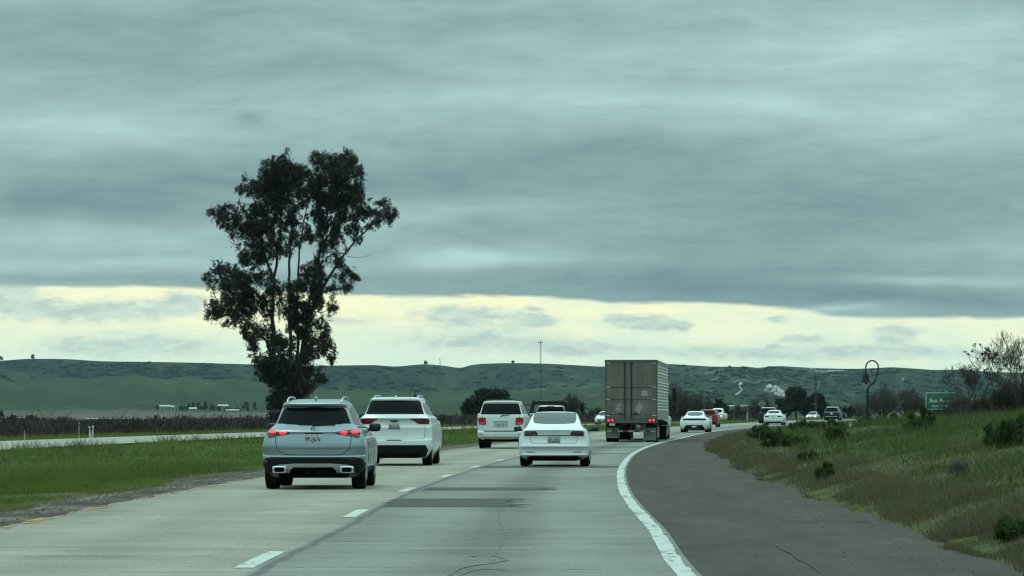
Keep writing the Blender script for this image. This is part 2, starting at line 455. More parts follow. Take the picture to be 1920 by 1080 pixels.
# ------------------------------------------------------------------ 1. silver-blue crossover, nearest, brake lamps lit
g = Car('suv', 586.5, 61.6, [(.20, .70, .30, 4.1, .30), (.27, .80, .14, 4.3, .35), (.36, .87, .05, 4.38, .38), (.46, .895, .015, 4.40, .40), (.555, .90, .0, 4.41, .40), (.585, .903, .012, 4.41, .40), (.60, .904, .05, 4.41, .40),
     (.70, .905, .042, 4.41, .38), (.735, .903, .022, 4.40, .38), (.76, .90, .024, 4.39, .37), (.90, .872, .055, 4.25, .36), (.975, .835, .072, 4.0, .35), (.985, .832, .062, 4.0, .35), (1.04, .795, .125, 3.5, .33), (1.09, .735, .155, 3.3, .32), (1.15, .675, .19, 3.15, .30),
     (1.25, .637, .25, 2.95, .28), (1.35, .602, .31, 2.75, .26), (1.425, .574, .36, 2.6, .25), (1.445, .566, .30, 2.55, .25), (1.49, .548, .27, 2.45, .26), (1.52, .52, .42, 2.35, .28), (1.55, .475, .75, 2.2, .3), (1.57, .40, 1.05, 2.05, .3), (1.58, .28, 1.3, 1.9, .25)],
     M['silverblue'], 'silver blue crossover with both brake lamps lit, nearest vehicle in the left lane', 'car')
g.body([.80, 3.53], .345, tw=.245)
def zx(px): return (px-838)/942.5
def zz(py): return (1545-py)/942.5
g.patch('rear_window', [(-.645, 1.146), (-.2, 1.112), (.2, 1.112), (.645, 1.146), (.60, 1.25), (.545, 1.395), (.50, 1.418), (0, 1.428), (-.50, 1.418), (-.545, 1.395), (-.60, 1.25)], M['glass'], .004, 16, 21, parent=None)
m = MB(); m.tube([(-.02, g.yd(0, 1.12)-.02, 1.125), (.06, g.yd(.06, 1.14)-.03, 1.14), (.38, g.yd(.38, 1.128)-.02, 1.128)], [.02, .022, .008], 6); m.build('rear_wiper', M['trim'], g.root)
for sd in (-1, 1):
    q = lambda L: [(sd*abs(zx(x)), zz(y)) for x, y in L]
    lp = g.patch('tail_light', q([(80, 690), (76, 615), (108, 560), (225, 562), (400, 590), (492, 607), (430, 640), (240, 672), (120, 702)]), M['darklens'], .007, 14, 17)
    g.patch('lit_lamp', q([(102, 628), (106, 578), (125, 566), (215, 572), (222, 590), (216, 622), (190, 630)]), M['lit'], .012, 10, 9, parent=lp, ch=1)
    g.patch('lit_lamp', q([(284, 640), (278, 600), (300, 590), (390, 598), (406, 612), (380, 638), (330, 645)]), M['lit'], .012, 10, 9, parent=lp, ch=1)
g.patch('bumper_cladding', [(-.95, .265), (.95, .265), (.95, .47), (.82, .545), (.72, .565), (-.72, .565), (-.82, .545), (-.95, .47)], M['clad'], .006, 14, 25)
g.patch('bumper_reflector', [(.56, .535), (.76, .522), (.765, .54), (.56, .552)], M['redlens'], .012, 4, 6, mirror=True)
g.patch('skid_plate', [(-.72, .285), (-.44, .265), (-.40, .33), (-.36, .385), (.36, .385), (.40, .33), (.44, .265), (.72, .285), (.68, .40), (.6, .43), (.30, .452), (-.30, .452), (-.6, .43), (-.68, .40)], M['satin'], .014, 12, 31)
g.patch('skid_plate_opening', [(-.43, .20), (.43, .20), (.40, .33), (.34, .385), (-.34, .385), (-.40, .33)], M['under'], .020, 8, 15)
for sd in (-1, 1):
    xo = sd*.585
    y = g.yd(xo, .345)-.03
    o = MB().ball((xo, y, .348), (.125, .05, .066), .35, 24, 12).build('exhaust_tip', M['chrome'], g.root)
    MB().ball((xo, y-.043, .345), (.088, .02, .040), .35, 24, 12).build('exhaust_opening', M['under'], o)
g.seam('hatch_seam', [(-.665, 1.0), (-.655, .83), (-.63, .70), (-.50, .612), (-.40, .603), (.40, .603), (.50, .612), (.63, .70), (.655, .83), (.665, 1.0)], .008)
g.patch('hatch_crease', [(-.40, .985), (.40, .985), (.42, .995), (-.42, .995)], M['trim'], .001, 3, 15)
m = MB(); ey = g.yd(-.01, 1.047)-.012; m.lathe([(.043, -.004), (.043, .004), (.036, .006), (.036, -.004)], (-.008, ey, 1.047), 'y', 24)
for k in range(3):
    a = math.pi/2+k*2*math.pi/3; m.tube([(-.008, ey, 1.047), (-.008+.037*math.cos(a), ey, 1.047+.037*math.sin(a))], [.009, .003], 5)
m.build('emblem', M['chrome'], g.root)
g.plate(-.008, .885, '9PUJ676', .29, .15)
g.patch('plate_lamp_bar', [(-.15, .968), (.15, .968), (.14, .985), (-.14, .985)], M['trim'], .014, 3, 9)
g.rails(M['satin'], .42, 2.2, .475, 1.545, .055, .016)
g.side('side_window', [(.72, 1.16), (.80, 1.38), (1.02, 1.42), (1.02, 1.12)], M['glass'])
g.side('side_window', [(1.12, 1.11), (1.10, 1.43), (1.72, 1.46), (1.74, 1.10)], M['glass'])
g.side('side_window', [(1.84, 1.10), (1.80, 1.46), (2.35, 1.46), (2.85, 1.10)], M['glass'])
g.side('window_moulding', [(.62, 1.075), (.62, 1.095), (2.9, 1.085), (2.9, 1.06)], M['trim'], .008)
g.side('bumper_cladding', [(.06, .27), (.06, .47), (.42, .47), (.42, .27)], M['clad'], .007, 8, 14)
g.side('sill_cladding', [(1.2, .27), (1.2, .38), (3.1, .38), (3.1, .27)], M['clad'], .012)
g.mirror(2.75, 1.07, M['trim'], .21, .15)
MB().ball((0, .80, 1.588), (.03, .09, .03), .9).build('roof_antenna', M['silverblue'], g.root)
for sd in (-1, 1):
    for y in (1.42, 2.50): MB().box((sd*(g.sx(y, .95)+.012), y, .95), (.03, .20, .028), bev=.008).build('door_handle', M['satin'], g.root)
    for y in (1.12+.03, 1.82, 2.86):
        MB().tube([(sd*(g.sx(y, z)+.001), y+(.10*max(0, .62-z) if y < 1.3 else 0), z) for z in (.42, .6, .8, 1.0)], .006, 5).build('door_seam', M['trim'], g.root)

# ------------------------------------------------------------------ 2. white three-row crossover
b = Car('suv', 738.5, 92.4, [(.20, .80, .30, 4.9, .35), (.32, .90, .10, 5.1, .40), (.45, .95, .03, 5.18, .42), (.54, .965, .0, 5.19, .42), (.64, .97, .0, 5.19, .42), (.68, .97, .02, 5.19, .40), (.70, .971, .13, 5.18, .39), (.74, .972, .15, 5.17, .38), (.90, .968, .13, 5.1, .36), (1.0, .96, .10, 4.95, .35), (1.06, .955, .13, 4.9, .34),
     (1.16, .93, .12, 4.5, .32), (1.19, .92, .085, 4.2, .31), (1.24, .905, .075, 4.0, .31), (1.27, .87, .13, 3.85, .30), (1.34, .80, .22, 3.7, .28), (1.5, .735, .32, 3.35, .26), (1.64, .68, .40, 3.05, .24), (1.69, .66, .42, 2.95, .24), (1.71, .65, .33, 2.9, .24), (1.75, .635, .32, 2.8, .26), (1.775, .60, .6, 2.7, .3), (1.79, .50, .95, 2.5, .3), (1.797, .36, 1.2, 2.3, .3)],
     M['white'], 'white three row crossover with black rear window, just behind the silver blue one', 'car', twist=.004)
b.body([1.0, 4.07], .375, tw=.26, under=(.2, .55))
b.patch('rear_window', [(-.765, 1.345), (.765, 1.345), (.72, 1.47), (.665, 1.655), (.62, 1.685), (0, 1.695), (-.62, 1.685), (-.665, 1.655), (-.72, 1.47)], M['glass'], .004, 14, 19)
b.patch('spoiler_shade', [(-.60, 1.60), (.60, 1.60), (.62, 1.68), (-.62, 1.68)], M['trim'], .010, 4, 15)
b.patch('chrome_strip', [(-.45, 1.185), (.45, 1.185), (.44, 1.235), (-.44, 1.235)], M['satin'], .010, 4, 15)
b.patch('tail_light', [(.40, 1.232), (.44, 1.19), (.50, 1.175), (.60, 1.105), (.66, 1.09), (.90, 1.075), (.912, 1.15), (.89, 1.235), (.70, 1.24)], M['redlens'], .010, 12, 15, mirror=True)
for o in [c for c in b.root.children if c.name.startswith('tail_light')]:
    sg = 1 if o.data.vertices[0].co.x > 0 else -1
    b.patch('tail_light_bar', [(sg*.58, 1.19), (sg*.87, 1.165), (sg*.875, 1.178), (sg*.58, 1.203)], M['redlens_b'], .016, 4, 9, parent=o)
m = MB(); y = b.yd(0, 1.17)-.016; m.box((0, y, 1.168), (.20, .012, .038)); m.box((0, y-.001, 1.168), (.065, .012, .068)); m.build('emblem', M['trim'], b.root)
b.plate(.0, 1.03, '9RLA326', .29, .13)
b.patch('plate_frame', [(-.16, .955), (.16, .955), (.16, .975), (-.16, .975)], M['trim'], .018, 3, 7)
b.patch('lower_bumper', [(-.80, .22), (.80, .22), (.88, .40), (.82, .54), (-.82, .54), (-.88, .40)], M['clad'], .006, 12, 23)
b.patch('bumper_step', [(-.20, .655), (.20, .655), (.18, .68), (-.18, .68)], M['trim'], .004, 3, 9)
b.seam('tailgate_seam', [(-.80, 1.08), (-.79, .75), (-.75, .70), (.75, .70), (.79, .75), (.80, 1.08)], .009)
b.rails(M['satin'], .66, 2.9, .565, 1.765, .06, .02)
MB().ball((0, .75, 1.81), (.025, .09, .03), .9).build('roof_antenna', M['white'], b.root)
b.side('side_window', [(.75, 1.38), (.82, 1.60), (1.5, 1.65), (1.5, 1.33)], M['glass'])
b.side('side_window', [(1.6, 1.32), (1.6, 1.66), (2.45, 1.67), (2.5, 1.30)], M['glass'])
b.side('side_window', [(2.6, 1.30), (2.55, 1.67), (3.0, 1.66), (3.55, 1.30)], M['glass'])
b.mirror(3.5, 1.26, M['trim'], .22, .20, x=.96)
for sd in (-1, 1):
    for y in (1.95, 3.0): MB().box((sd*(b.sx(y, 1.08)+.012), y, 1.08), (.03, .22, .03), bev=.008).build('door_handle', M['chrome'], b.root)

# ------------------------------------------------------------------ 3. older white SUV with roof rack
c = Car('suv', 938.5, 145.4, [(.36, .80, .22, 5.0, .3), (.46, .93, .05, 5.15, .32), (.50, .955, .0, 5.18, .32), (.66, .965, .0, 5.18, .32), (.70, .965, .02, 5.18, .32), (.74, .97, .12, 5.15, .28), (.95, .975, .13, 5.0, .26), (1.15, .97, .13, 4.6, .25), (1.28, .955, .14, 4.0, .24), (1.36, .93, .16, 3.75, .22),
     (1.42, .89, .19, 3.65, .21), (1.6, .83, .26, 3.3, .2), (1.80, .765, .34, 2.95, .19), (1.86, .745, .37, 2.85, .19), (1.885, .735, .29, 2.8, .2), (1.93, .715, .29, 2.7, .22), (1.95, .68, .5, 2.6, .25), (1.965, .60, .8, 2.4, .3), (1.975, .42, 1.0, 2.2, .3)],
     M['dirtywhite'], 'older boxy white SUV with square red tail lamps and a roof rack', 'car', n=3.6)
c.body([1.08, 4.18], .40, tw=.27, under=(.28, .6), archr=1.12)
c.patch('rear_window', [(-.84, 1.40), (.84, 1.40), (.80, 1.55), (.735, 1.80), (.69, 1.835), (-.69, 1.835), (-.735, 1.80), (-.80, 1.55)], M['glass'], .005, 12, 17)
c.patch('tail_light', [(.60, 1.0), (.64, .97), (.88, .99), (.925, 1.06), (.935, 1.20), (.92, 1.27), (.62, 1.27)], M['redlens_b'], .014, 12, 11, mirror=True)
for o in [q for q in c.root.children if q.name.startswith('tail_light')]:
    sg = 1 if o.data.vertices[0].co.x > 0 else -1
    c.patch('reverse_lamp', [(sg*.66, 1.02), (sg*.90, 1.03), (sg*.91, 1.07), (sg*.65, 1.07)], M['headoff'], .020, 3, 6, parent=o)
c.patch('plate_recess', [(-.30, .87), (.30, .87), (.27, 1.10), (-.27, 1.10)], M['silver'], .004, 5, 9)
c.plate(.0, .985, '5KLA218', .29, .15)
c.patch('tailgate_handle', [(-.32, 1.10), (.32, 1.10), (.31, 1.14), (-.31, 1.14)], M['chrome'], .016, 4, 9)
c.seam('tailgate_seam', [(-.76, 1.35), (-.77, .77), (-.70, .745), (.70, .745), (.77, .77), (.76, 1.35)], .012)
c.patch('bumper_step', [(-.70, .69), (.70, .69), (.68, .72), (-.68, .72)], M['trim'], .006, 3, 13)
c.patch('bumper_reflector', [(.72, .575), (.88, .575), (.88, .60), (.72, .60)], M['redlens'], .008, 3, 6, mirror=True)
m = MB(); m.tube([(.0, c.yd(0, 1.33)-.02, 1.31), (.05, c.yd(.05, 1.36)-.03, 1.36), (.36, c.yd(.36, 1.38)-.03, 1.385)], [.025, .018, .012], 6); m.build('rear_wiper', M['trim'], c.root)
m = MB()
for sd in (-1, 1):
    m.tube([(sd*.62, .62, 1.94), (sd*.62, .65, 2.0), (sd*.62, 2.6, 2.0), (sd*.62, 2.65, 1.94)], .02, 6)
for y in (.75, 1.6, 2.5): m.tube([(-.62, y, 2.005), (.62, y, 2.005)], .018, 6)
m.build('roof_rack', M['trim'], c.root)
c.side('side_window', [(.5, 1.42), (.62, 1.78), (1.6, 1.82), (1.6, 1.42)], M['glass'])
c.side('side_window', [(1.7, 1.42), (1.7, 1.82), (2.5, 1.82), (2.55, 1.42)], M['glass'])
c.side('side_window', [(2.65, 1.42), (2.6, 1.82), (2.95, 1.8), (3.5, 1.42)], M['glass'])
c.mirror(3.35, 1.34, M['dirtywhite'], .2, .2)
c.patch('mud_flap', [(.66, .37), (.86, .37), (.88, .45), (.66, .45)], M['trim'], .0, 3, 4, mirror=True)

# ------------------------------------------------------------------ 4. white fastback saloon
t = Car('sedan', 1038.5, 90.6, [(z_*.975, *r_) for z_, *r_ in [(.17, .72, .30, 4.3, .4), (.23, .82, .10, 4.55, .42), (.31, .88, .005, 4.65, .45), (.345, .885, .035, 4.66, .45), (.42, .90, .045, 4.69, .46), (.50, .908, .012, 4.68, .46), (.53, .91, -.012, 4.67, .46), (.56, .91, .0, 4.65, .46), (.62, .912, .035, 4.6, .45), (.74, .90, .06, 4.4, .44), (.79, .885, .055, 4.2, .43), (.86, .86, .045, 4.0, .42), (.94, .825, .02, 3.65, .40), (.965, .80, .012, 3.55, .40), (.98, .785, .035, 3.5, .40),
     (1.0, .765, .15, 3.45, .38), (1.03, .735, .30, 3.38, .36), (1.07, .705, .44, 3.3, .33), (1.12, .68, .60, 3.2, .30), (1.2, .648, .86, 3.02, .26), (1.28, .618, 1.12, 2.85, .22), (1.35, .588, 1.40, 2.7, .2), (1.39, .56, 1.62, 2.6, .2), (1.42, .50, 1.85, 2.5, .2), (1.437, .40, 2.02, 2.38, .15), (1.447, .22, 2.12, 2.34, .08)]],
     M['pearl'], 'white fastback sedan with smoked tail lamps in the right lane', 'car', n=2.5)
t.body([.98, 3.86], .335, tw=.235, under=(.15, .42))
t.patch('rear_window', [(-.50, 1.105), (-.30, 1.092), (.30, 1.092), (.50, 1.105), (.545, 1.15), (.558, 1.25), (.545, 1.36), (.52, 1.383), (-.52, 1.383), (-.545, 1.36), (-.558, 1.25), (-.545, 1.15)], M['glass_pale'], .006, 22, 19, ch=1, offz=.004)
t.patch('tail_light', [(.40, .80), (.43, .785), (.77, .775), (.765, .85), (.745, .915), (.47, .912), (.44, .88)], M['greylens'], .006, 14, 15, mirror=True)
for o in [q for q in t.root.children if q.name.startswith('tail_light')]:
    sg = 1 if o.data.vertices[0].co.x > 0 else -1
    t.patch('lamp_reflector', [(sg*.50, .80), (sg*.74, .80), (sg*.73, .84), (sg*.52, .845)], M['darklens'], .010, 4, 9, parent=o)
t.patch('trunk_crease', [(-.40, .79), (.40, .79), (.40, .808), (-.40, .808)], M['trim'], .004, 3, 13)
t.plate(-.003, .688, '8TLC592', .30, .15)
t.patch('plate_frame', [(-.16, .60), (.16, .60), (.16, .77), (-.16, .77)], M['greylens'], .0055, 4, 7)
t.seam('trunk_seam', [(-.60, .775), (-.585, .66), (-.55, .60), (.55, .60), (.585, .66), (.60, .775)], .007)
t.patch('bumper_slot', [(.46, .365), (.70, .362), (.69, .388), (.50, .383)], M['trim'], .005, 4, 7, mirror=True)
t.patch('rear_diffuser', [(-.64, .13), (.64, .13), (.70, .20), (.64, .262), (.55, .275), (-.55, .275), (-.64, .262), (-.70, .20)] if False else [(-.64, .172), (.64, .172), (.70, .20), (.64, .262), (.55, .275), (-.55, .275), (-.64, .262), (-.70, .20)], M['trim'], .006, 8, 17)
m = MB(); y = t.yd(0, .915)-.01; m.tube([(-.035, y, .925), (0, y-.003, .93), (.035, y, .925)], .006, 5); m.tube([(0, y-.003, .928), (0, y, .888)], [.012, .003], 5); m.build('emblem', M['satin'], t.root)
t.side('side_window', [(1.15, 1.02), (1.45, 1.30), (2.0, 1.37), (2.0, .99)], M['glass'])
t.side('side_window', [(2.06, .985), (2.06, 1.37), (2.45, 1.37), (3.15, .97)], M['glass'])
t.mirror(2.95, .955, M['trim'], .20, .125, x=.92)
for sd in (-1, 1):
    for y in (1.75, 2.75): MB().box((sd*(t.sx(y, .86)+.004), y, .86), (.016, .21, .025), bev=.006).build('door_handle', M['silver'], t.root)

# ------------------------------------------------------------------ 5. white pickup with black ladder rack, mostly behind the saloon
p = Car('pickup_truck', 1027, 186, [(.40, .78, .1, 5.0, .2), (.48, .86, .0, 5.2, .2), (.6, .90, .0, 5.25, .2), (.9, .92, .04, 5.2, .15), (1.05, .92, .04, 5.0, .15), (1.10, .91, .05, 4.4, .15)], M['silver'], 'grey pickup with a black rack over its bed, seen above the fastback sedan roof', 'pickup truck', n=5)
p.body([1.1, 4.2], .37, tw=.24, under=(.3, .6))
cab = Car('pickup_truck', 1027, 186, [(1.09, .90, 1.95, 4.1, .15), (1.2, .86, 2.0, 3.95, .15), (1.4, .80, 2.06, 3.6, .15), (1.7, .70, 2.16, 3.1, .15), (1.80, .66, 2.22, 2.95, .2), (1.84, .58, 2.35, 2.8, .2), (1.855, .42, 2.45, 2.7, .1)], M['silver'], 'x', 'x', n=4)
bpy.data.objects.remove(cab.root); cab.root = p.root
k = cab.k; cab.body([], .37, arch=False, under=(.9, 1.05)); cab.obj.name = 'cab'
for o in list(p.root.children):
    if o.name.startswith('underbody.') and o.location.z == 0 and min(v.co.z for v in o.data.vertices) > .8: bpy.data.objects.remove(o)
cab.patch('rear_window', [(-.82, 1.30), (.82, 1.30), (.63, 1.79), (-.63, 1.79)], M['glass'], .008, 8, 13)
cab.patch('high_brake_lamp', [(-.20, 1.755), (.20, 1.755), (.19, 1.825), (-.19, 1.825)], M['trim'], .02, 4, 7)
cab.side('side_window', [(2.2, 1.35), (2.3, 1.7), (3.0, 1.7), (3.5, 1.35)], M['glass'])
cab.mirror(3.5, 1.3, M['trim'], .22, .2)
p.patch('tail_light', [(.74, .72), (.90, .72), (.90, 1.05), (.74, 1.05)], M['redlens_b'], .01, 6, 6, mirror=True)
p.patch('rear_bumper', [(-.86, .46), (.86, .46), (.87, .62), (-.87, .62)], M['satin'], .05, 5, 11)
p.plate(0, .54, None, y=-.07)
m = MB()
for y in (.35, 1.7):
    m.tube([(-.96, y, 1.08), (-.90, y, 1.75), (-.80, y, 2.0)], .05, 6); m.tube([(.96, y, 1.08), (.90, y, 1.75), (.80, y, 2.0)], .05, 6)
    m.box((0, y, 1.975), (1.66, .08, .18))
for sd in (-1, 1):
    m.tube([(sd*.79, .2, 2.04), (sd*.79, 3.4, 2.04)], .045, 6); m.tube([(sd*.79, .35, 2.05), (sd*.81, .35, 2.16)], .03, 6)
m.build('ladder_rack', M['trim'], p.root)

# ------------------------------------------------------------------ 6. white sports saloon with full-width black lamp bar
q = Car('sedan', 1301.5, 234, [(.14, .74, .30, 4.6, .4), (.22, .86, .08, 4.85, .45), (.40, .95, .0, 4.95, .5), (.55, .968, .0, 4.96, .5), (.72, .965, .03, 4.9, .5), (.82, .935, .06, 4.6, .48), (.92, .87, .08, 4.0, .45), (.96, .80, .08, 3.8, .42), (.98, .77, .15, 3.7, .4), (1.02, .715, .32, 3.55, .35), (1.10, .655, .58, 3.35, .3), (1.2, .60, .95, 3.1, .25), (1.3, .555, 1.35, 2.85, .2), (1.36, .52, 1.65, 2.7, .2), (1.395, .46, 1.9, 2.6, .2), (1.41, .36, 2.05, 2.5, .15)],
     M['pearl'], 'white sports sedan with a black lamp bar across its tail, ahead of the semi truck', 'car', n=2.5)
q.body([1.0, 3.9], .35, tw=.30, under=(.13, .42))
q.patch('rear_window', [(-.50, 1.10), (.50, 1.10), (.49, 1.34), (-.49, 1.34)], M['glass_pale'], .006, 18, 13, ch=1, offz=.004)
q.patch('lamp_bar', [(-.77, .81), (-.70, .795), (.70, .795), (.77, .81), (.77, .90), (.70, .915), (-.70, .915), (-.77, .90)], M['trim'], .007, 6, 19)
q.patch('rear_diffuser', [(-.62, .16), (.62, .16), (.66, .30), (.56, .47), (.50, .49), (-.50, .49), (-.56, .47), (-.66, .30)], M['trim'], .006, 10, 15)
q.plate(.0, .38, None, .30, .11)
q.seam('trunk_seam', [(-.62, .79), (-.60, .62), (-.5, .56), (.5, .56), (.60, .62), (.62, .79)], .008)
q.patch('model_badge', [(.36, .625), (.44, .625), (.44, .66), (.36, .66)], M['trim'], .006, 3, 4)
q.side('side_window', [(1.2, 1.02), (1.5, 1.28), (2.7, 1.33), (3.2, .98)], M['glass'])
q.mirror(3.05, .97, M['pearl'], .19, .13)

# ------------------------------------------------------------------ 7. red hatchback beyond it
r = Car('hatchback', 1326, 300, [(.2, .72, .2, 3.9, .3), (.35, .83, .02, 4.1, .3), (.5, .86, .0, 4.15, .3), (.75, .87, .05, 4.1, .28), (.95, .85, .08, 3.6, .26), (1.0, .82, .11, 3.4, .25), (1.1, .77, .2, 3.1, .22), (1.3, .68, .36, 2.7, .2), (1.42, .60, .45, 2.5, .2), (1.47, .52, .7, 2.3, .2), (1.49, .38, .9, 2.1, .2)],
     M['red'], 'red hatchback half hidden by the white sports sedan', 'car')
r.body([.75, 3.3], .32, tw=.2, sub=3)
r.patch('rear_window', [(-.66, 1.05), (.66, 1.05), (.56, 1.38), (-.56, 1.38)], M['glass'], .006, 8, 11, ch=1)
r.patch('tail_light', [(.60, .78), (.84, .80), (.83, 1.0), (.74, 1.08), (.64, 1.0)], M['redlens_b'], .012, 8, 7, mirror=True)
r.patch('rear_bumper', [(-.66, .24), (.66, .24), (.70, .42), (-.70, .42)], M['trim'], .006, 5, 11)
r.plate(0, .66, None)
r.side('side_window', [(.75, 1.08), (.9, 1.35), (2.4, 1.4), (3.0, 1.02)], M['glass'])
r.mirror(2.8, 1.02, M['red'], .18, .13)

# ------------------------------------------------------------------ 8. white saloon further round the bend
a = Car('sedan', 1449.5, 333, [(.16, .70, .3, 4.4, .4), (.25, .84, .06, 4.6, .45), (.45, .91, .0, 4.7, .48), (.6, .92, .01, 4.7, .48), (.8, .90, .05, 4.4, .45), (.93, .84, .05, 3.9, .42), (.99, .78, .06, 3.7, .4), (1.01, .75, .2, 3.6, .38), (1.05, .71, .45, 3.45, .32), (1.13, .66, .75, 3.25, .26), (1.25, .60, 1.05, 2.95, .22), (1.35, .54, 1.4, 2.7, .2), (1.40, .46, 1.7, 2.5, .2), (1.42, .34, 1.9, 2.4, .15)],
     M['pearl'], 'white sedan on the bend, last car before the bushes hide the road', 'car', n=2.6)
a.body([1.0, 3.8], .33, tw=.24, sub=3)
a.patch('rear_window', [(-.56, 1.10), (.56, 1.10), (.52, 1.33), (-.52, 1.33)], M['glass'], .008, 14, 11, ch=1, offz=.004)
a.patch('tail_light', [(.40, .74), (.80, .74), (.82, .86), (.40, .85)], M['darklens'], .009, 6, 9, mirror=True)
a.patch('rear_diffuser', [(-.74, .19), (.74, .19), (.76, .33), (-.76, .33)], M['trim'], .008, 5, 13)
a.plate(0, .78, None); a.seam('trunk_seam', [(-.55, .73), (-.52, .62), (.52, .62), (.55, .73)], .012)
a.side('side_window', [(1.2, 1.05), (1.5, 1.3), (2.6, 1.34), (3.2, 1.0)], M['glass'])
a.mirror(3.0, .98, M['pearl'], .18, .13)

# ------------------------------------------------------------------ 9, 10. dark SUVs on the bend
def dark_suv(px, Y, label, roofmat, light):
    d = Car('suv', px, Y, [(.22, .78, .25, 4.3, .3), (.34, .90, .05, 4.5, .34), (.5, .945, .0, 4.6, .36), (.62, .95, .01, 4.6, .36), (.8, .95, .05, 4.5, .34), (1.0, .92, .08, 4.1, .3), (1.08, .87, .12, 3.8, .28), (1.2, .79, .2, 3.4, .25), (1.4, .72, .32, 3.0, .22), (1.53, .67, .40, 2.8, .22), (1.56, .65, .32, 2.75, .22)], M['dark'], label, 'car', n=3)
    d.body([.9, 3.65], .36, tw=.24, sub=3)
    ro = Car('suv', px, Y, [(1.562, .655, .30, 2.75, .22), (1.60, .63, .32, 2.65, .24), (1.64, .55, .7, 2.5, .25), (1.66, .38, 1.0, 2.3, .25)], roofmat, 'x', 'x', n=3)
    bpy.data.objects.remove(ro.root); ro.root = d.root
    ro.body([], .36, arch=False, under=(1.563, 1.566)); ro.obj.name = 'roof'
    d.patch('rear_window', [(-.72, 1.12), (.72, 1.12), (.62, 1.50), (-.62, 1.50)], M['glass'], .006, 8, 11, ch=1)
    d.patch('tail_light', [(.50, .92), (.88, .92), (.87, 1.02), (.50, 1.02)], M['darklens'], .012, 5, 9, mirror=True)
    if light:
        d.patch('lamp_strip', [(-.88, .985), (.88, .985), (.87, 1.02), (-.87, 1.02)], M['satin'], .016, 3, 15)
        d.patch('bumper_strip', [(-.78, .44), (.78, .44), (.78, .52), (-.78, .52)], M['satin'], .012, 4, 13)
        MB().ball((0, d.yd(0, .93)-.02, .93), (.09, .012, .09), .9).build('emblem', M['chrome'], d.root)
        d.plate(0, .80, None)
        d.side('window_moulding', [(.4, 1.2), (.5, 1.5), (.62, 1.5), (.52, 1.2)], M['satin'], .012)
    d.side('side_window', [(.7, 1.15), (.85, 1.48), (2.7, 1.52), (3.3, 1.12)], M['glass'])
    d.mirror(3.1, 1.1, M['dark'], .2, .16); d.rails(M['satin'], .7, 2.6, .58, 1.60, .05, .022)
    for o in list(d.root.children):
        if o.name.startswith('underbody') and min(v.co.z for v in o.data.vertices) > 1: bpy.data.objects.remove(o)
    return d
dark_suv(1438.5, 362, 'dark SUV with a silver roof, half behind the white sedan on the bend', M['silver'], False)
dark_suv(1559, 428, 'dark SUV with bright trim strips, farthest car ahead in our direction', M['silver'], True)

# ------------------------------------------------------------------ 11-13. oncoming traffic on the far carriageway
def oncoming(name, px, Y, mat, label, cat, kind, lit):
    if kind == 'sedan':
        K = [(.18, .72, .2, 4.2, .4), (.3, .86, .03, 4.5, .45), (.5, .91, .0, 4.6, .5), (.65, .91, .04, 4.6, .5), (.78, .88, .18, 4.5, .5), (.86, .83, .5, 4.5, .45), (.93, .76, .95, 4.4, .4), (.97, .73, 1.2, 4.3, .35), (1.1, .68, 1.5, 4.0, .28), (1.3, .60, 1.95, 3.6, .22), (1.40, .54, 2.2, 3.4, .2), (1.44, .46, 2.45, 3.2, .2), (1.46, .32, 2.6, 3.0, .15)]
        ws = [(-.66, .98), (.66, .98), (.56, 1.37), (-.56, 1.37)]; hl = [(.50, .62), (.84, .66), (.82, .76), (.52, .70)]; gr = [(-.52, .36), (.52, .36), (.56, .56), (-.56, .56)]; wh = [.85, 3.65]; mz = 1.0; my = 1.5; r_ = .33
    else:
        K = [(.35, .8, .15, 5.2, .3), (.45, .92, .0, 5.5, .35), (.7, .97, .0, 5.6, .36), (.95, .97, .05, 5.6, .34), (1.08, .95, .15, 5.55, .32), (1.14, .91, .55, 5.5, .32), (1.19, .86, 1.2, 5.5, .3), (1.24, .83, 1.45, 3.9, .25), (1.45, .77, 1.75, 3.85, .22), (1.75, .68, 2.15, 3.75, .2), (1.83, .63, 2.3, 3.7, .2), (1.88, .54, 2.5, 3.5, .2), (1.90, .4, 2.65, 3.4, .2)]
        ws = [(-.72, 1.26), (.72, 1.26), (.62, 1.76), (-.62, 1.76)]; hl = [(.62, .82), (.93, .84), (.92, 1.02), (.64, 1.0)]; gr = [(-.56, .62), (.56, .62), (.58, .98), (-.58, .98)]; wh = [.95, 4.5]; mz = 1.32; my = 1.9; r_ = .4
    o = Car(name, px, Y, K, mat, label, cat, 'oncoming cars on the far carriageway', n=2.8)
    o.body(wh, r_, tw=.24, sub=3)
    o.patch('windshield', ws, M['glass'], .008, 14, 13, ch=1, offz=.004)
    o.patch('headlight', hl, M['head'] if lit else M['headoff'], .012, 6, 7, mirror=True)
    o.patch('grille', gr, M['trim'], .008, 6, 11, ch=1)
    o.patch('lower_grille', [(-.6, .24 if kind == 'sedan' else .42), (.6, .24 if kind == 'sedan' else .42), (.62, .33 if kind == 'sedan' else .54), (-.62, .33 if kind == 'sedan' else .54)], M['trim'], .008, 4, 11)
    o.plate(0, .42 if kind == 'sedan' else .52, None)
    o.side('side_window', [(my+.5, mz+.04), (my+1.0, mz+.33), (my+1.9, mz+.33), (my+2.2, mz+.04)], M['glass'])
    o.mirror(my, mz, mat, .2, .15 if kind == 'sedan' else .26)
    return o
oncoming('sedan', 1129, 395, M['pearl'], 'white oncoming car half hidden behind the semi trailer, lamps off', 'car', 'sedan', False)
oncoming('pickup_truck', 1340.5, 478, M['white'], 'white oncoming pickup with lit headlights, above the red hatchback', 'pickup truck', 'pickup', True)
oncoming('sedan', 1520.5, 580, M['silver'], 'small silver oncoming car with lit headlights, in front of the big dark oak', 'car', 'sedan', True)

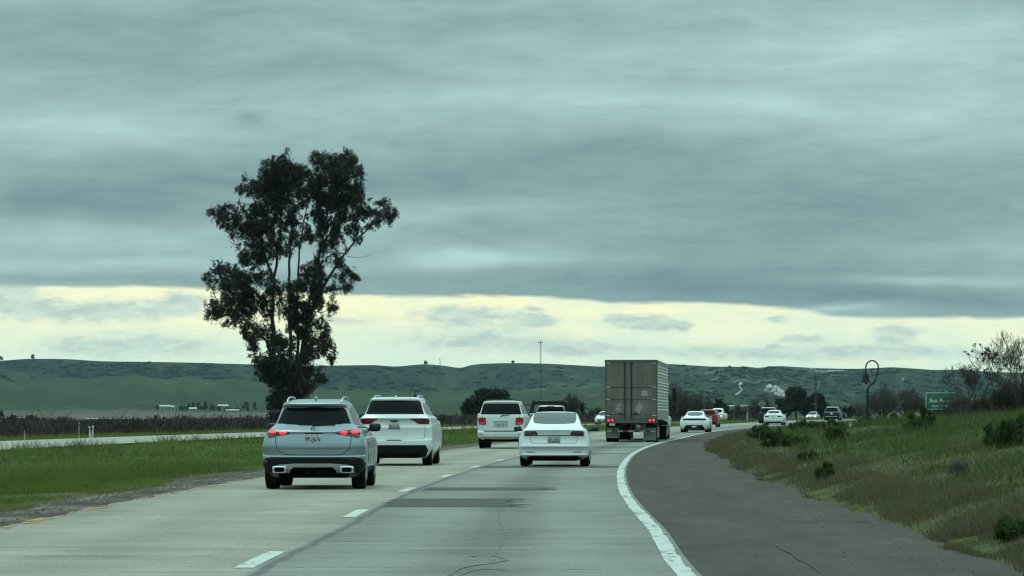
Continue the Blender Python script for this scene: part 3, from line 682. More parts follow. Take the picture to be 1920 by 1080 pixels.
# ------------------------------------------------------------------ 14. articulated lorry
M['door'] = prin('trailer_door', (.142, .132, .108), .6, var=.42, vs=2.6)
m_, t_, b_ = newmat('weathered_door'); M['door'] = m_; o_ = t_.node('ShaderNodeTexCoord').outputs['Object']; z_ = t_.sep(o_)[2]
n1_ = t_.noise(t_.scale(o_, 5, 1, .35), 1, 6, .65); n2_ = t_.noise(o_, 1.4, 5, .6); n3_ = t_.noise(o_, 9, 5, .7)
f_ = t_.m('ADD', t_.m('MULTIPLY_ADD', n1_, .9, .30), t_.m('MULTIPLY_ADD', n2_, .8, -.30)); c_ = t_.mix(1.0, (.150, .136, .108, 1), t_.xyz(f_, f_, f_), 'MULTIPLY')
c_ = t_.mix(t_.m('MULTIPLY', t_.ss(t_.m('ADD', z_, t_.m('MULTIPLY', n1_, 1.2)), 2.9, 1.6), t_.m('MULTIPLY', t_.ss(n3_, .40, .62), .55)), c_, (.19, .175, .145, 1)); t_.l.new(c_, b_.inputs['Base Color']); b_.inputs['Roughness'].default_value = .65
M['trail'] = prin('trailer_side', (.20, .215, .19), .5, var=.18, vs=1.5)
M['rib'] = prin('trailer_rib', (.68, .70, .66), .45, var=.15)
M['frame'] = prin('trailer_frame', (.08, .08, .07), .6, var=.3)
M['darksteel'] = prin('dark_steel', (.02, .02, .02), .6, var=.3)
M['flap'] = prin('mud_flap_rubber', (.17, .175, .165), .7, var=.3, vs=4)
M['placard'] = prin('faded_placard', (.27, .275, .245), .6, var=.15, vs=8)
M['scuff'] = prin('scuffed_paint', (.26, .255, .225), .7, var=.4, vs=9)
X, Y0 = (1183.5-960)/F*177.3, 177.3
L = thing('semi_truck', (X, Y0, float(gz(Y0))), -math.atan(.0775), 'semi truck with a grey ribbed box trailer, two red lamps lit each side', 'truck', 'cars and trucks on the highway')
HW, ZB, ZT, LEN = 1.30, 1.16, 4.08, 16.0
MB().box((0, LEN/2, (ZB+ZT)/2), (2*HW, LEN, ZT-ZB)).build('trailer_body', M['trail'], L, 0)
for sd in (-1, 1):
    m = MB()
    zs = [1.62+i*.155 for i in range(15)]
    for i, z in enumerate(zs): m.box((sd*(HW+.012), LEN/2, z), (.024, LEN-.16, .05 if i % 3 else .07))
    m.build('side_rib', M['rib'], L, 0)
    m = MB().box((sd*(HW+.014), LEN/2, ZB+.06), (.03, LEN, .14)); m.box((sd*(HW+.010), LEN/2, ZT-.05), (.03, LEN, .12)); m.build('side_rail', M['trail'], L, 0)
m = MB(); m.box((0, -.03, ZT-.02), (2*HW+.03, .10, .10)); m.box((0, -.03, ZB-.08), (2*HW+.02, .12, .26))
for sd in (-1, 1): m.box((sd*(HW-.02), -.03, (ZB+ZT)/2), (.07, .10, ZT-ZB))
m.build('rear_frame', M['frame'], L, 0)
for sd, nm in ((-1, 0), (1, 0)):
    x0, x1 = (-HW+.05, -.03) if sd < 0 else (.03-.02, HW-.05)
    do = MB().box(((x0+x1)/2, -.02, (ZB+ZT)/2+.02), (x1-x0, .05, ZT-ZB-.18)).build('trailer_door', M['door'], L, 0)
    m = MB()
    for z in (2.72, 2.12): m.box(((x0+x1)/2, -.047, z), (x1-x0-.02, .012, .03))
    m.build('door_seam', M['darksteel'], do, 0)
    m = MB()
    xh = x0+.09 if sd < 0 else x1-.09
    for z in (1.32, 2.12, 2.74, 3.94): m.box((xh, -.055, z), (.20, .03, .05), bev=.008)
    m.build('door_hinge', M['satin'], do)
    xb = -.315 if sd < 0 else .02
    m = MB(); m.tube([(xb, -.075, ZB-.05), (xb, -.075, ZT-.06)], .032, 8)
    for z in (1.12, 2.1, 2.72, 3.9): m.box((xb, -.07, z), (.12, .05, .07))
    m.tube([(xb, -.09, 1.42), (xb+sd*.30, -.09, 1.44)], .022, 6); m.box((xb+sd*.2, -.06, 1.40), (.14, .04, .08))
    m.build('lock_bar', M['darksteel'], do)
    m = MB()
    for xx in ((.18, .5) if sd < 0 else (.12, .55)): m.box((xb+sd*(xx+.24), -.05, 1.37), (.30, .01, .035))
    m.build('door_label', M['darksteel'], do, 0)
    if sd > 0:
        m = MB(); m.add([(.42, -.052, 1.53), (.62, -.052, 1.83), (.42, -.052, 1.76), (.22, -.052, 1.62)], [(0, 1, 2, 3)])
        m = MB(); a_ = .2
        for (cx, cz) in ((.40, 1.72),):
            m.add([(cx-.22, -.053, cz-.08), (cx-.02, -.053, cz-.30), (cx+.22, -.053, cz+.06), (cx+.02, -.053, cz+.27)], [(0, 1, 2, 3)])
        m.build('placard', M['placard'], do, 0)
        MB().box((.66, -.05, 2.44), (.31, .012, .27)).build('notice', M['placard'], do, 0)
    else:
        m = MB()
        for i in range(26):
            cx, cz = -.62+R.gauss(0, .13), 1.72+R.gauss(0, .13); s_ = R.uniform(.015, .06)
            m.add([(cx-s_, -.0505-.00012*i, cz-s_*.8), (cx+s_*.7, -.0505-.00012*i, cz-s_), (cx+s_, -.0505-.00012*i, cz+s_*.6), (cx-s_*.5, -.0505-.00012*i, cz+s_)], [(0, 1, 2, 3)])
        m.build('paint_scuff', M['scuff'], do, 0)
        MB().box((-1.02, -.05, 1.72), (.15, .012, .16)).build('notice', M['frame'], do, 0)
for sd in (-1, 1):
    h = MB().box((sd*1.03, -.10, 1.09), (.40, .03, .16), bev=.01).build('lamp_housing', M['darksteel'], L)
    for dx in (-.092, .092):
        MB().lathe([(.06, 0), (.055, -.02), (.03, -.03)], (sd*1.03+dx, -.115, 1.09), 'y', 20).build('tail_light', M['lit2'], h)
m = MB().box((-.95, -.05, .90), (.30, .015, .15), bev=.003); m.build('license_plate', M['plate'], L)
m = MB()
for x in (-.9, .52): m.box((x, .12, .80), (.10, .10, .55))
m.box((0, .06, .545), (2.42, .10, .10)); m.build('underride_guard', M['darksteel'], L, 0)
for i in range(9):
    MB().box((-1.09+i*.2725, .004, .545), (.27, .012, .06)).build('reflective_tape', M['redlens'] if i % 2 else M['placard'], L, 0)
m = MB()
for x in (-.45, .45): m.box((x, 8, .98), (.12, 15.6, .26))
for y in (.5, 2, 3.5, 6, 9, 12): m.box((0, y, 1.0), (2.3, .12, .16))
for x in (-.85, .85): m.box((x, 1.9, .75), (.10, 2.6, .2))
m.build('chassis', M['darksteel'], L, 0)
for sd, w in ((-1, .62), (1, .64)):
    MB().box((sd*.92, .30, .40 if sd > 0 else .46), (w, .02, .62 if sd > 0 else .52)).build('mud_flap', M['flap'], L, 0)
class Dummy: pass
W_ = Dummy(); W_.root = L
def lorry_wheels(y, dual=True):
    for sd in (-1, 1):
        for k, x in enumerate((1.16, .84) if dual else (1.1,)):
            Car.wheel(W_, sd*x, y, .51, .27, sd if k == 0 else -sd, M['satin'])
lorry_wheels(1.0); lorry_wheels(2.3)
for x in (-.5, .5): MB().tube([(x, 12.5, 1.15), (x, 12.5, .1)], .06, 6).build('landing_leg', M['darksteel'], L)
tr = M['tractor'] = prin('tractor_paint', (.50, .53, .52), .35, coat=.6)
m = MB(); m.box((0, 18.0, 1.0), (.9, 8.2, .28)); m.build('tractor_frame', M['darksteel'], L, 0)
MB().box((0, 18.4, 2.15), (2.44, 2.4, 2.3), bev=.18).build('tractor_cab', tr, L)
MB().box((0, 17.6, 3.4), (2.2, 1.4, .9), bev=.25).build('wind_deflector', tr, L)
MB().box((0, 20.5, 1.55), (1.7, 2.3, 1.15), bev=.2).build('tractor_hood', tr, L)
MB().box((0, 21.7, .72), (2.3, .35, .5), bev=.1).build('front_bumper', M['chrome'], L)
for sd in (-1, 1):
    MB().box((sd*1.1, 20.75, 1.05), (.42, 1.4, .5), bev=.18).build('front_fender', tr, L)
    MB().lathe([(.3, -.75), (.32, -.72), (.32, .72), (.3, .75)], (sd*1.05, 17.6, .75), 'y', 24).build('fuel_tank', M['chrome'], L)
    MB().box((sd*1.222, 18.9, 2.55), (.02, 1.0, .75), bev=.005).build('cab_window', M['glass'], L)
    mi = MB(); mi.box((sd*1.545, 19.35, 2.45), (.24, .13, .82), bev=.05); mi.box((sd*1.53, 19.35, 1.86), (.25, .12, .26), bev=.05)
    mi.tube([(sd*1.2, 19.4, 2.8), (sd*1.5, 19.36, 2.75)], .025, 6); mi.tube([(sd*1.2, 19.4, 2.0), (sd*1.5, 19.36, 1.98)], .025, 6)
    o = mi.build('side_mirror', M['trim'], L)
    MB().box((sd*1.53, 19.284, 1.86), (.19, .008, .2)).build('mirror_glass', M['glass_pale'], o, 0)
    MB().tube([(sd*1.14, 17.1, 1.2), (sd*1.14, 17.1, 4.0)], .075, 10).build('exhaust_stack', M['chrome'], L)
lorry_wheels(14.6); lorry_wheels(15.95); lorry_wheels(20.75, False)
MB().box((1.12, 15.2, .78), (.30, 2.6, .04)).build('side_guard', M['satin'], L, 0)
# ================================================================== ground, roads
def uvmat(name):
    m, t, b = newmat(name); tc = t.node('ShaderNodeTexCoord'); return m, t, b, tc.outputs['UV']
def strip(name, u0, u1, y0, y1, mat, dz, nu=12, step=1.0, edge0=None, edge1=None, kind='structure', lift=None, label=None):
    """a sheet laid along the highway between lateral offsets u0 and u1"""
    ys = [y0]
    while ys[-1] < y1: ys.append(min(y1, ys[-1]+step*max(.5, ys[-1]/80)))
    ys = np.array(ys); a = np.full_like(ys, u0) if edge0 is None else edge0(ys); b = np.full_like(ys, u1) if edge1 is None else edge1(ys)
    t = np.linspace(0, 1, nu); U = a[:, None]+(b-a)[:, None]*t; Y = np.repeat(ys[:, None], nu, 1); X = E(Y)+U
    Z = (ground(X, Y) if lift is None else lift(X, Y))+dz
    V = np.stack([X, Y, Z], -1).reshape(-1, 3); n = len(ys)
    i = np.arange(n-1)[:, None]*nu+np.arange(nu-1); Fc = np.stack([i, i+1, i+nu+1, i+nu], -1).reshape(-1, 4)
    uv = np.stack([U, Y], -1).reshape(-1, 2)
    return tag(npmesh(name, V, Fc, mat, None, True, uv=uv), label=label, kind=kind)
# ground sheet
def ground_sheet():
    ys = [-200, -120, -60, -25, -10, 0]
    while ys[-1] < 6400: ys.append(ys[-1]+max(1.0, ys[-1]*.014))
    ys[-1] = 6400; ys = np.array(ys)
    us = np.unique(np.concatenate([np.linspace(-60, 45, 120), np.array([-2200, -1500, -1000, -700, -480, -330, -230, -160, -115, -90, -74, 56, 70, 95, 140, 200, 300, 450, 680, 1000, 1500, 2200])]))
    U, Y = np.meshgrid(us, ys); X = np.clip(E(np.minimum(Y, 640))+U, -2450, 2450); Z = ground(X, Y)
    Z = Z-.07*sstep(-33, -31.5, U)*sstep(-21.8, -22.6, U)-.07*sstep(-8.9, -8.2, U)*sstep(3.3, 2.6, U)
    n = len(us); V = np.stack([X, Y, Z], -1).reshape(-1, 3)
    i = np.arange(len(ys)-1)[:, None]*n+np.arange(n-1); Fc = np.stack([i, i+1, i+n+1, i+n], -1).reshape(-1, 4)
    # land cover
    nz = fbm(X*.25, Y*.06, 5, 5); n2 = fbm(X*.9, Y*.2, 9, 4); n3 = fbm(X*.004, Y*.0035, 4, 4)
    grass = np.array([.052, .085, .018]); dry = np.array([.095, .08, .046]); soil = np.array([.085, .066, .048]); dark = np.array([.030, .050, .014])
    c = grass*(1-nz[..., None]*.0)+(dark-grass)*sstep(.45, .7, nz)[..., None]
    # verge of our carriageway dries out near the shoulder
    right = sstep(2.6, 3.0, U)*sstep(9.5, 3.2, U+3*(nz-.5)*2)
    c = c+(dry-c)*(np.clip(right*(.35+.9*n2), 0, .9))[..., None]
    left = sstep(-11.5, -8.4, U+2.5*(n2-.5))*(U < -7)
    c = c+(soil*1.25-c)*(np.clip(left, 0, 1)*.85)[..., None]
    # vineyard and the valley floor
    vy = sstep(-32.5, -35, U); c = c+(soil*.9-c)*(vy*.85)[..., None]
    far = sstep(700, 1000, Y)[..., None]
    fld = np.array([.10, .085, .075]); fg = np.array([.045, .075, .03]); fd = np.array([.06, .055, .055])
    fc = fg+(fld-fg)*sstep(.42, .5, n3)[..., None]; fc = fc+(fd-fc)*sstep(.58, .62, n3)[..., None]
    plough = sstep(1250, 1350, Y)*sstep(2300, 2150, Y)*sstep(-.035, -.06, X/np.maximum(Y, 1))
    fc = fc+(np.array([.115, .085, .08])-fc)*plough[..., None]
    c = c+(fc-c)*far
    m, t, b = newmat('land'); at = t.node('ShaderNodeAttribute', attribute_name='Col'); tc = t.node('ShaderNodeTexCoord')
    ns = t.noise(tc.outputs['Object'], 2.2, 7, .65); col = t.mix(1.0, at.outputs['Color'], t.xyz(*[t.m('MULTIPLY_ADD', ns, 1.3, .35)]*3), 'MULTIPLY')
    t.l.new(col, b.inputs['Base Color']); b.inputs['Roughness'].default_value = .95; b.inputs['Specular IOR Level'].default_value = .1
    bp = t.node('ShaderNodeBump', {'Strength': .8, 'Distance': .1, 'Height': ns}); t.l.new(bp.outputs[0], b.inputs['Normal'])
    return tag(npmesh('ground', V, Fc, m, None, True, c.reshape(-1, 3)), kind='structure')
ground_sheet()

# our carriageway: two concrete lanes
m, t, b, uv = uvmat('concrete'); s = t.sep(uv); u, yy = s[0], s[1]
n1 = t.noise(t.scale(uv, .5, .12), 1, 6, .6); n2 = t.noise(t.scale(uv, 3, 1.0), 1, 6, .7); n3 = t.noise(t.scale(uv, 30, 18), 1, 4, .75); n4 = t.noise(t.scale(uv, 1.6, .10), 1, 5, .6)
n5 = t.noise(t.scale(uv, .35, .9), 1, 5, .7)
lane = t.ss(t.m('ADD', u, t.m('MULTIPLY', t.m('SUBTRACT', n2, .5), .1)), -3.68, -3.60)
base = t.mix(lane, (.258, .248, .20, 1), (.180, .188, .168, 1))
f = t.m('ADD', t.m('MULTIPLY_ADD', n1, .8, .38), t.m('MULTIPLY_ADD', n3, 1.8, -.75))
f = t.m('ADD', f, t.m('MULTIPLY', t.m('SUBTRACT', n5, .5), 1.0))
# wheel tracks polished / oil strip between them
wt = t.m('COSINE', t.m('MULTIPLY', t.m('ADD', u, 1.8), 2*math.pi/1.83)); f = t.m('ADD', f, t.m('MULTIPLY', wt, -.07))
oil = t.m('MULTIPLY', t.ss(t.m('ABSOLUTE', t.m('ADD', u, 1.75)), .75, .1), t.m('MULTIPLY', n4, .42)); f = t.m('SUBTRACT', f, t.m('MULTIPLY', oil, lane))
# transverse joints every 4.6 m, faint and broken
fr = t.m('ABSOLUTE', t.m('SUBTRACT', t.m('FRACT', t.m('MULTIPLY', t.m('ADD', yy, t.m('MULTIPLY', n2, .25)), 1/4.6)), .5))
jt = t.m('MULTIPLY', t.ss(fr, .022, .006), t.ss(n5, .42, .6)); f = t.m('SUBTRACT', f, t.m('MULTIPLY', jt, .40))
col = t.mix(1.0, base, t.xyz(f, f, f), 'MULTIPLY')
# tar in the joint between the lanes and wandering cracks
wob = t.m('MULTIPLY', t.m('SUBTRACT', t.noise(t.scale(uv, .01, .55), 1, 5, .7), .5), .22)
tar = t.ss(t.m('ABSOLUTE', t.m('ADD', t.m('ADD', u, 3.56), wob)), .075, .02)
ck = t.node('ShaderNodeTexVoronoi', {'Scale': 1.0}, feature='DISTANCE_TO_EDGE'); t.l.new(t.node('ShaderNodeVectorMath', {0: t.scale(uv, .30, .13), 1: t.xyz(t.m('MULTIPLY', n2, .5), t.m('MULTIPLY', n1, .5))}, operation='ADD').outputs[0], ck.inputs['Vector'])
crack = t.m('MULTIPLY', t.ss(ck.outputs['Distance'], .010, .002), t.m('MULTIPLY', t.ss(n1, .5, .6), .5))
dk = t.m('MAXIMUM', t.m('MULTIPLY', tar, t.m('MULTIPLY_ADD', n2, .8, .2)), crack, clamp=True)
col = t.mix(dk, col, (.045, .05, .05, 1)); t.l.new(col, b.inputs['Base Color'])
t.put(b.inputs['Roughness'], t.m('MULTIPLY_ADD', n2, .25, .68)); b.inputs['Specular IOR Level'].default_value = .3
bp = t.node('ShaderNodeBump', {'Strength': .35, 'Distance': .01, 'Height': n3}); t.l.new(bp.outputs[0], b.inputs['Normal'])
M['concrete'] = m
wob_l = lambda y: -7.55+.25*(fbm(y*.8, y*0+1, 21, 4)-.5)
strip('road', -7.55, .13, 5, 700, m, 0, 16, 1.0, edge0=wob_l)
# right shoulder, dark old asphalt
m, t, b, uv = uvmat('asphalt'); s = t.sep(uv); u = s[0]
n1 = t.noise(t.scale(uv, 1.1, .13), 1, 6, .6); n2 = t.noise(t.scale(uv, 2.5, .7), 1, 6, .7); n3 = t.noise(t.scale(uv, 35, 14), 1, 4, .8)
f = t.m('ADD', t.m('MULTIPLY_ADD', n1, 1.3, .15), t.m('MULTIPLY_ADD', n3, 2.0, -.85)); f = t.m('ADD', f, t.m('MULTIPLY_ADD', n2, 1.2, -.55))
base = t.mix(t.ss(n2, .35, .7), (.062, .053, .042, 1), (.052, .048, .040, 1)); col = t.mix(1.0, base, t.xyz(f, f, f), 'MULTIPLY')
ck = t.node('ShaderNodeTexVoronoi', {'Scale': 1.0}, feature='DISTANCE_TO_EDGE'); t.l.new(t.node('ShaderNodeVectorMath', {0: t.scale(uv, .45, .10), 1: t.xyz(t.m('MULTIPLY', n2, .5), t.m('MULTIPLY', n1, .6))}, operation='ADD').outputs[0], ck.inputs['Vector'])
col = t.mix(t.m('MULTIPLY', t.ss(ck.outputs['Distance'], .012, .003), t.m('MULTIPLY', t.ss(n1, .48, .56), .85)), col, (.02, .02, .02, 1))
st_ = t.ss(t.noise(t.scale(uv, .9, .22), 1, 5, .65), .56, .66); col = t.mix(t.m('MULTIPLY', st_, .45), col, (.024, .022, .02, 1)); gv = t.m('MULTIPLY', t.ss(t.noise(t.scale(uv, 2.2, .5), 1, 6, .75), .56, .66), t.ss(u, .9, 2.6)); col = t.mix(t.m('MULTIPLY', gv, .6), col, (.13, .115, .09, 1))
peb = t.ss(t.noise(t.scale(uv, 14, 5), 1, 2, .5), .74, .80); col = t.mix(t.m('MULTIPLY', peb, .6), col, (.30, .30, .28, 1))
dirt = t.m('MULTIPLY', t.ss(t.m('ADD', u, t.m('MULTIPLY', n2, 1.2)), 2.7, 3.7), .5); col = t.mix(dirt, col, (.05, .043, .03, 1))
t.l.new(col, b.inputs['Base Color']); b.inputs['Roughness'].default_value = .9; b.inputs['Specular IOR Level'].default_value = .2
bp = t.node('ShaderNodeBump', {'Strength': .5, 'Distance': .012, 'Height': n3}); t.l.new(bp.outputs[0], b.inputs['Normal'])
M['asphalt'] = m
sh_edge = lambda y: 2.95+.75*(fbm(y*.35, y*0+2, 31, 6)-.5)-np.interp(y, [0, 120, 200, 300], [0, 0, .9, 1.5])
strip('road_shoulder', .13, 2.95, 5, 420, m, -.006, 10, 1.0, edge1=sh_edge)
# far carriageway
m2 = m.copy(); m2.name = 'old_concrete'
m, t, b, uv = uvmat('far_concrete'); n1 = t.noise(t.scale(uv, .8, .15), 1, 6, .6); n3 = t.noise(t.scale(uv, 9, 4), 1, 4, .7)
f = t.m('ADD', t.m('MULTIPLY_ADD', n1, .7, .4), t.m('MULTIPLY_ADD', n3, .8, -.15)); t.l.new(t.mix(1.0, (.27, .26, .22, 1), t.xyz(f, f, f), 'MULTIPLY'), b.inputs['Base Color']); b.inputs['Roughness'].default_value = .9
strip('far_road', -31, -22.9, 60, 760, m, -.01, 8, 2.0)
# gravel and dirt edge on the left
m, t, b, uv = uvmat('dirt_edge'); n1 = t.noise(t.scale(uv, 1.2, .35), 1, 6, .65); n2 = t.noise(t.scale(uv, 16, 8), 1, 4, .8)
f = t.m('ADD', t.m('MULTIPLY_ADD', n1, 1.0, .25), t.m('MULTIPLY_ADD', n2, 3.2, -1.4)); base = t.mix(t.ss(n1, .38, .62), (.036, .029, .022, 1), (.145, .12, .085, 1))
t.l.new(t.mix(1.0, base, t.xyz(f, f, f), 'MULTIPLY'), b.inputs['Base Color']); b.inputs['Roughness'].default_value = .95
bp = t.node('ShaderNodeBump', {'Strength': 1.0, 'Distance': .05, 'Height': n2}); t.l.new(bp.outputs[0], b.inputs['Normal'])
strip('dirt_shoulder', -9.0, -7.45, 5, 500, m, -.02, 8, .7, edge0=lambda y: -8.75+.9*(fbm(y*.3, y*0+3, 41, 5)-.5))

# painted markings, worn
def worn(name, col, lo, hi, sx=10, sy=3):
    m, t, b, uv = uvmat(name); n = t.noise(t.scale(uv, sx, sy), 1, 6, .75); n2 = t.noise(t.scale(uv, .7, .35), 1, 3)
    a = t.ss(t.m('ADD', n, t.m('MULTIPLY', t.m('SUBTRACT', n2, .5), .5)), lo, hi); f = t.m('MULTIPLY_ADD', n, .5, .72)
    t.l.new(t.mix(1.0, tuple(col)+(1,), t.xyz(f, f, f), 'MULTIPLY'), b.inputs['Base Color']); b.inputs['Roughness'].default_value = .75
    t.l.new(a, b.inputs['Alpha']); return m
M['mark'] = worn('white_marking', (.46, .49, .45), .33, .47)
M['yellow'] = worn('yellow_marking', (.34, .20, .045), .50, .60, 8, 1.2)
strip('edge_line', -.085, .085, 5, 640, M['mark'], .005, 3, .6, edge0=lambda y: -.078+.03*(fbm(y*1.2, y*0, 51)-.5), edge1=lambda y: .078+.07*(fbm(y*2.6, y*0, 53)-.5))
strip('yellow_line', -7.62, -7.38, 20, 420, M['yellow'], .006, 3, .7)
for k in range(26):
    y0 = 30.5+k*14.63
    tag(strip('lane_dash', -3.83, -3.66, y0, y0+3.6, M['mark'], .005, 3, .5), group='dashes between the two lanes')
# road studs beside the dashes, asphalt patches, a dark band across the lane and tar
m, t, b, uv = uvmat('patch_asphalt'); n1 = t.noise(t.scale(uv, 5, 1.5), 1, 6, .7); f = t.m('MULTIPLY_ADD', n1, 1.1, .45)
t.l.new(t.mix(1.0, (.036, .034, .029, 1), t.xyz(f, f, f), 'MULTIPLY'), b.inputs['Base Color']); b.inputs['Roughness'].default_value = .85; M['patch'] = m
def rough_u(u, amp, sd, fq=1.6): return lambda y: u+amp*(fbm(y*fq, y*0, sd, 4)-.5)*2
for (u0, u1, y0, y1, sd) in ((-3.55, -1.72, 50.0, 54.9, 1), (-3.45, -1.25, 61.0, 63.3, 2), (-3.5, .02, 88.6, 91.4, 3), (-3.5, -.2, 150, 154, 4), (-3.5, 0, 126, 127.5, 5)):
    strip('road_patch', u0, u1, y0, y1, M['patch'], .004, 6, .15, edge0=rough_u(u0, .16, 60+sd, 3.5), edge1=rough_u(u1, .34, 70+sd, 3.5))
def tar_line(pts, w, mat=None):
    p = [Vector((float(E(y))+u, y, float(gz(y))+.0045)) for u, y in pts]; V = []
    for i, q in enumerate(p):
        d = (p[min(i+1, len(p)-1)]-p[max(i-1, 0)]).normalized(); nrm = Vector((-d.y, d.x, 0)); ww = w*(.6+.8*R.random())
        V += [q-nrm*ww/2, q+nrm*ww/2]
    return tag(npmesh('tar_seam', [tuple(v) for v in V], [(2*i, 2*i+1, 2*i+3, 2*i+2) for i in range(len(p)-1)], mat or M['tar'], uv=[(v.x, v.y) for v in V]), kind='structure')
m, t, b, uv = uvmat('tar'); n1 = t.noise(t.scale(uv, 6, 2), 1, 5, .7); f = t.m('MULTIPLY_ADD', n1, .8, .6)
t.l.new(t.mix(1.0, (.095, .10, .095, 1), t.xyz(f, f, f), 'MULTIPLY'), b.inputs['Base Color']); t.l.new(t.ss(n1, .30, .42), b.inputs['Alpha']); b.inputs['Roughness'].default_value = .8; M['tar'] = m
mc = m.copy(); mc.name = 'crack'; M['crack'] = mc
for nd in mc.node_tree.nodes:
    if nd.type == 'MIX': nd.inputs[6].default_value = (.022, .021, .019, 1)
loop = [(-1.95, 29.0), (-1.93, 29.8), (-1.88, 30.5), (-1.75, 31.1), (-1.6, 31.5), (-1.52, 32.1), (-1.56, 32.7), (-1.66, 33.0), (-1.78, 33.1), (-1.86, 32.9)]
tar_line(loop, .05); tar_line([(-1.86, 29.2), (-1.8, 29.9), (-1.72, 30.2), (-1.55, 30.25), (-1.5, 30.1)], .05)
tar_line([(-1.75+.12*math.sin(y*.23), y) for y in np.arange(33.5, 50, .6)], .02)
for k, (u0, u1, y) in enumerate(((-3.4, -2.3, 30.6), (-1.7, -.1, 30.2), (-3.5, -2.8, 45.4), (-2.0, -1.1, 40.5), (-3.5, -2.9, 36.7), (-1.2, -.3, 66), (-1.6, -.1, 76), (-7.3, -5.5, 47), (-6.9, -4.2, 33), (-3.3, -.4, 106), (-7.2, -4, 112))):
    tar_line([(u0+(u1-u0)*i/14, y+.08*math.sin(i*1.7+k)) for i in range(15)], .03)
_sh = [(1455, 1022), (1463, 1030), (1474, 1035), (1486, 1041), (1497, 1050), (1510, 1055), (1524, 1064), (1537, 1075)]
def _uy(px, py):
    y = bank(px, py, 20); return ((px-960)/F*y-float(E(y)), y)
tar_line([_uy(*q) for q in _sh], .016, M['crack'])
tar_line([_uy(1280+i*9, 884+3*math.sin(i)) for i in range(7)], .018, M['crack'])
tar_line([_uy(1600+i*6, 978+2*math.sin(i*2)) for i in range(6)], .015, M['crack'])
# stones and litter on the shoulder edge: many and tiny
def pebbles(name, n, ur, yr, sr, mat, label):
    V = []; Fc = []
    for i in range(n):
        y = 1/R.uniform(1/yr[1], 1/yr[0]); u = R.gauss((ur[0]+ur[1])/2, (ur[1]-ur[0])/3.5); x = float(E(y))+u; z = float(ground(x, y)); s_ = R.uniform(*sr)*(y/40)**.5
        b0 = len(V); a = R.random()*6
        V += [(x+s_*math.cos(a+k*1.57)*R.uniform(.7, 1.3), y+s_*math.sin(a+k*1.57), z-.01) for k in range(4)]+[(x, y, z+s_*R.uniform(.5, 1))]
        Fc += [(b0, b0+1, b0+4), (b0+1, b0+2, b0+4), (b0+2, b0+3, b0+4), (b0+3, b0, b0+4)]
    return tag(npmesh(name, V, Fc, mat), label, 'gravel', kind='stuff')
M['pebble'] = prin('pebble', (.10, .09, .08), .9, var=.5, vs=1.5); M['pebble_dark'] = prin('dark_pebble', (.05, .045, .04), .9, var=.4)
pebbles('gravel', 1100, (-8.9, -7.7), (34, 140), (.008, .026), M['pebble'], 'loose gravel along the left edge of the road')
pebbles('gravel', 120, (1.6, 3.2), (28, 120), (.005, .016), M['pebble_dark'], 'dark crumbs of asphalt scattered on the right shoulder')
# ================================================================== hills, valley, haze
SKY = [(-1500, 690), (-700, 672), (-300, 680), (0, 677), (60, 673.5), (120, 674), (190, 678), (330, 680), (480, 684), (560, 686), (640, 685.5), (700, 685), (740, 687.5), (797, 683.5), (830, 686), (862, 690), (885, 685), (910, 682.5), (960, 681.5), (1020, 682.5), (1080, 685.5), (1130, 688), (1200, 685.5), (1255, 683.5), (1300, 686), (1340, 688), (1400, 688.5), (1420, 690), (1460, 687), (1500, 689), (1540, 691), (1600, 692), (1640, 690.5), (1670, 689), (1710, 691), (1760, 694), (1800, 693), (1850, 697), (1920, 699), (2300, 688), (2900, 680), (3600, 690)]
sky_f = pchip([a for a, _ in SKY], [b for _, b in SKY])
YB, YRIDGE = 2300.0, 4600.0
def hill_z(pxv, Y):
    """height of the hills along the azimuth that meets photo column pxv"""
    yr = YRIDGE+350*np.sin(pxv*.0061+1)+180*np.sin(pxv*.017)
    zr = CH+(HY-sky_f(pxv))/F*yr
    yb = YB+250*np.sin(pxv*.0043)
    fanh = 34+10*np.sin(pxv*.0052+.6)-12*sstep(900, 1500, pxv)
    t = (Y-yb)/(yr-yb); z = 1.5
    tf = .62
    z1 = 1.5+(fanh-1.5)*np.clip(t/tf, 0, 1)**1.35
    z2 = fanh+(zr-fanh)*sstep(0, 1, np.clip((t-tf)/(1-tf), 0, 1))**.85
    g = (fbm(pxv*.012+Y*.0004, Y*.0011, 61, 5)-.5); gl = np.abs(np.sin(pxv*.021+3*fbm(pxv*.004, Y*.0006, 63, 3)*4))
    amp = np.clip(t, 0, 1)*np.clip(1-t, 0, 1)*4
    z = np.where(t < tf, z1, z2)+amp*(g*10-gl*4)*np.clip((1-t)*3, 0, 1)
    z = np.where(t > 1, zr-(Y-yr)*.10-6*fbm(pxv*.02, Y*.001, 66), z)
    return np.where(t < 0, -4.5+6.0*np.clip(1+t*8, 0, 1), z), t
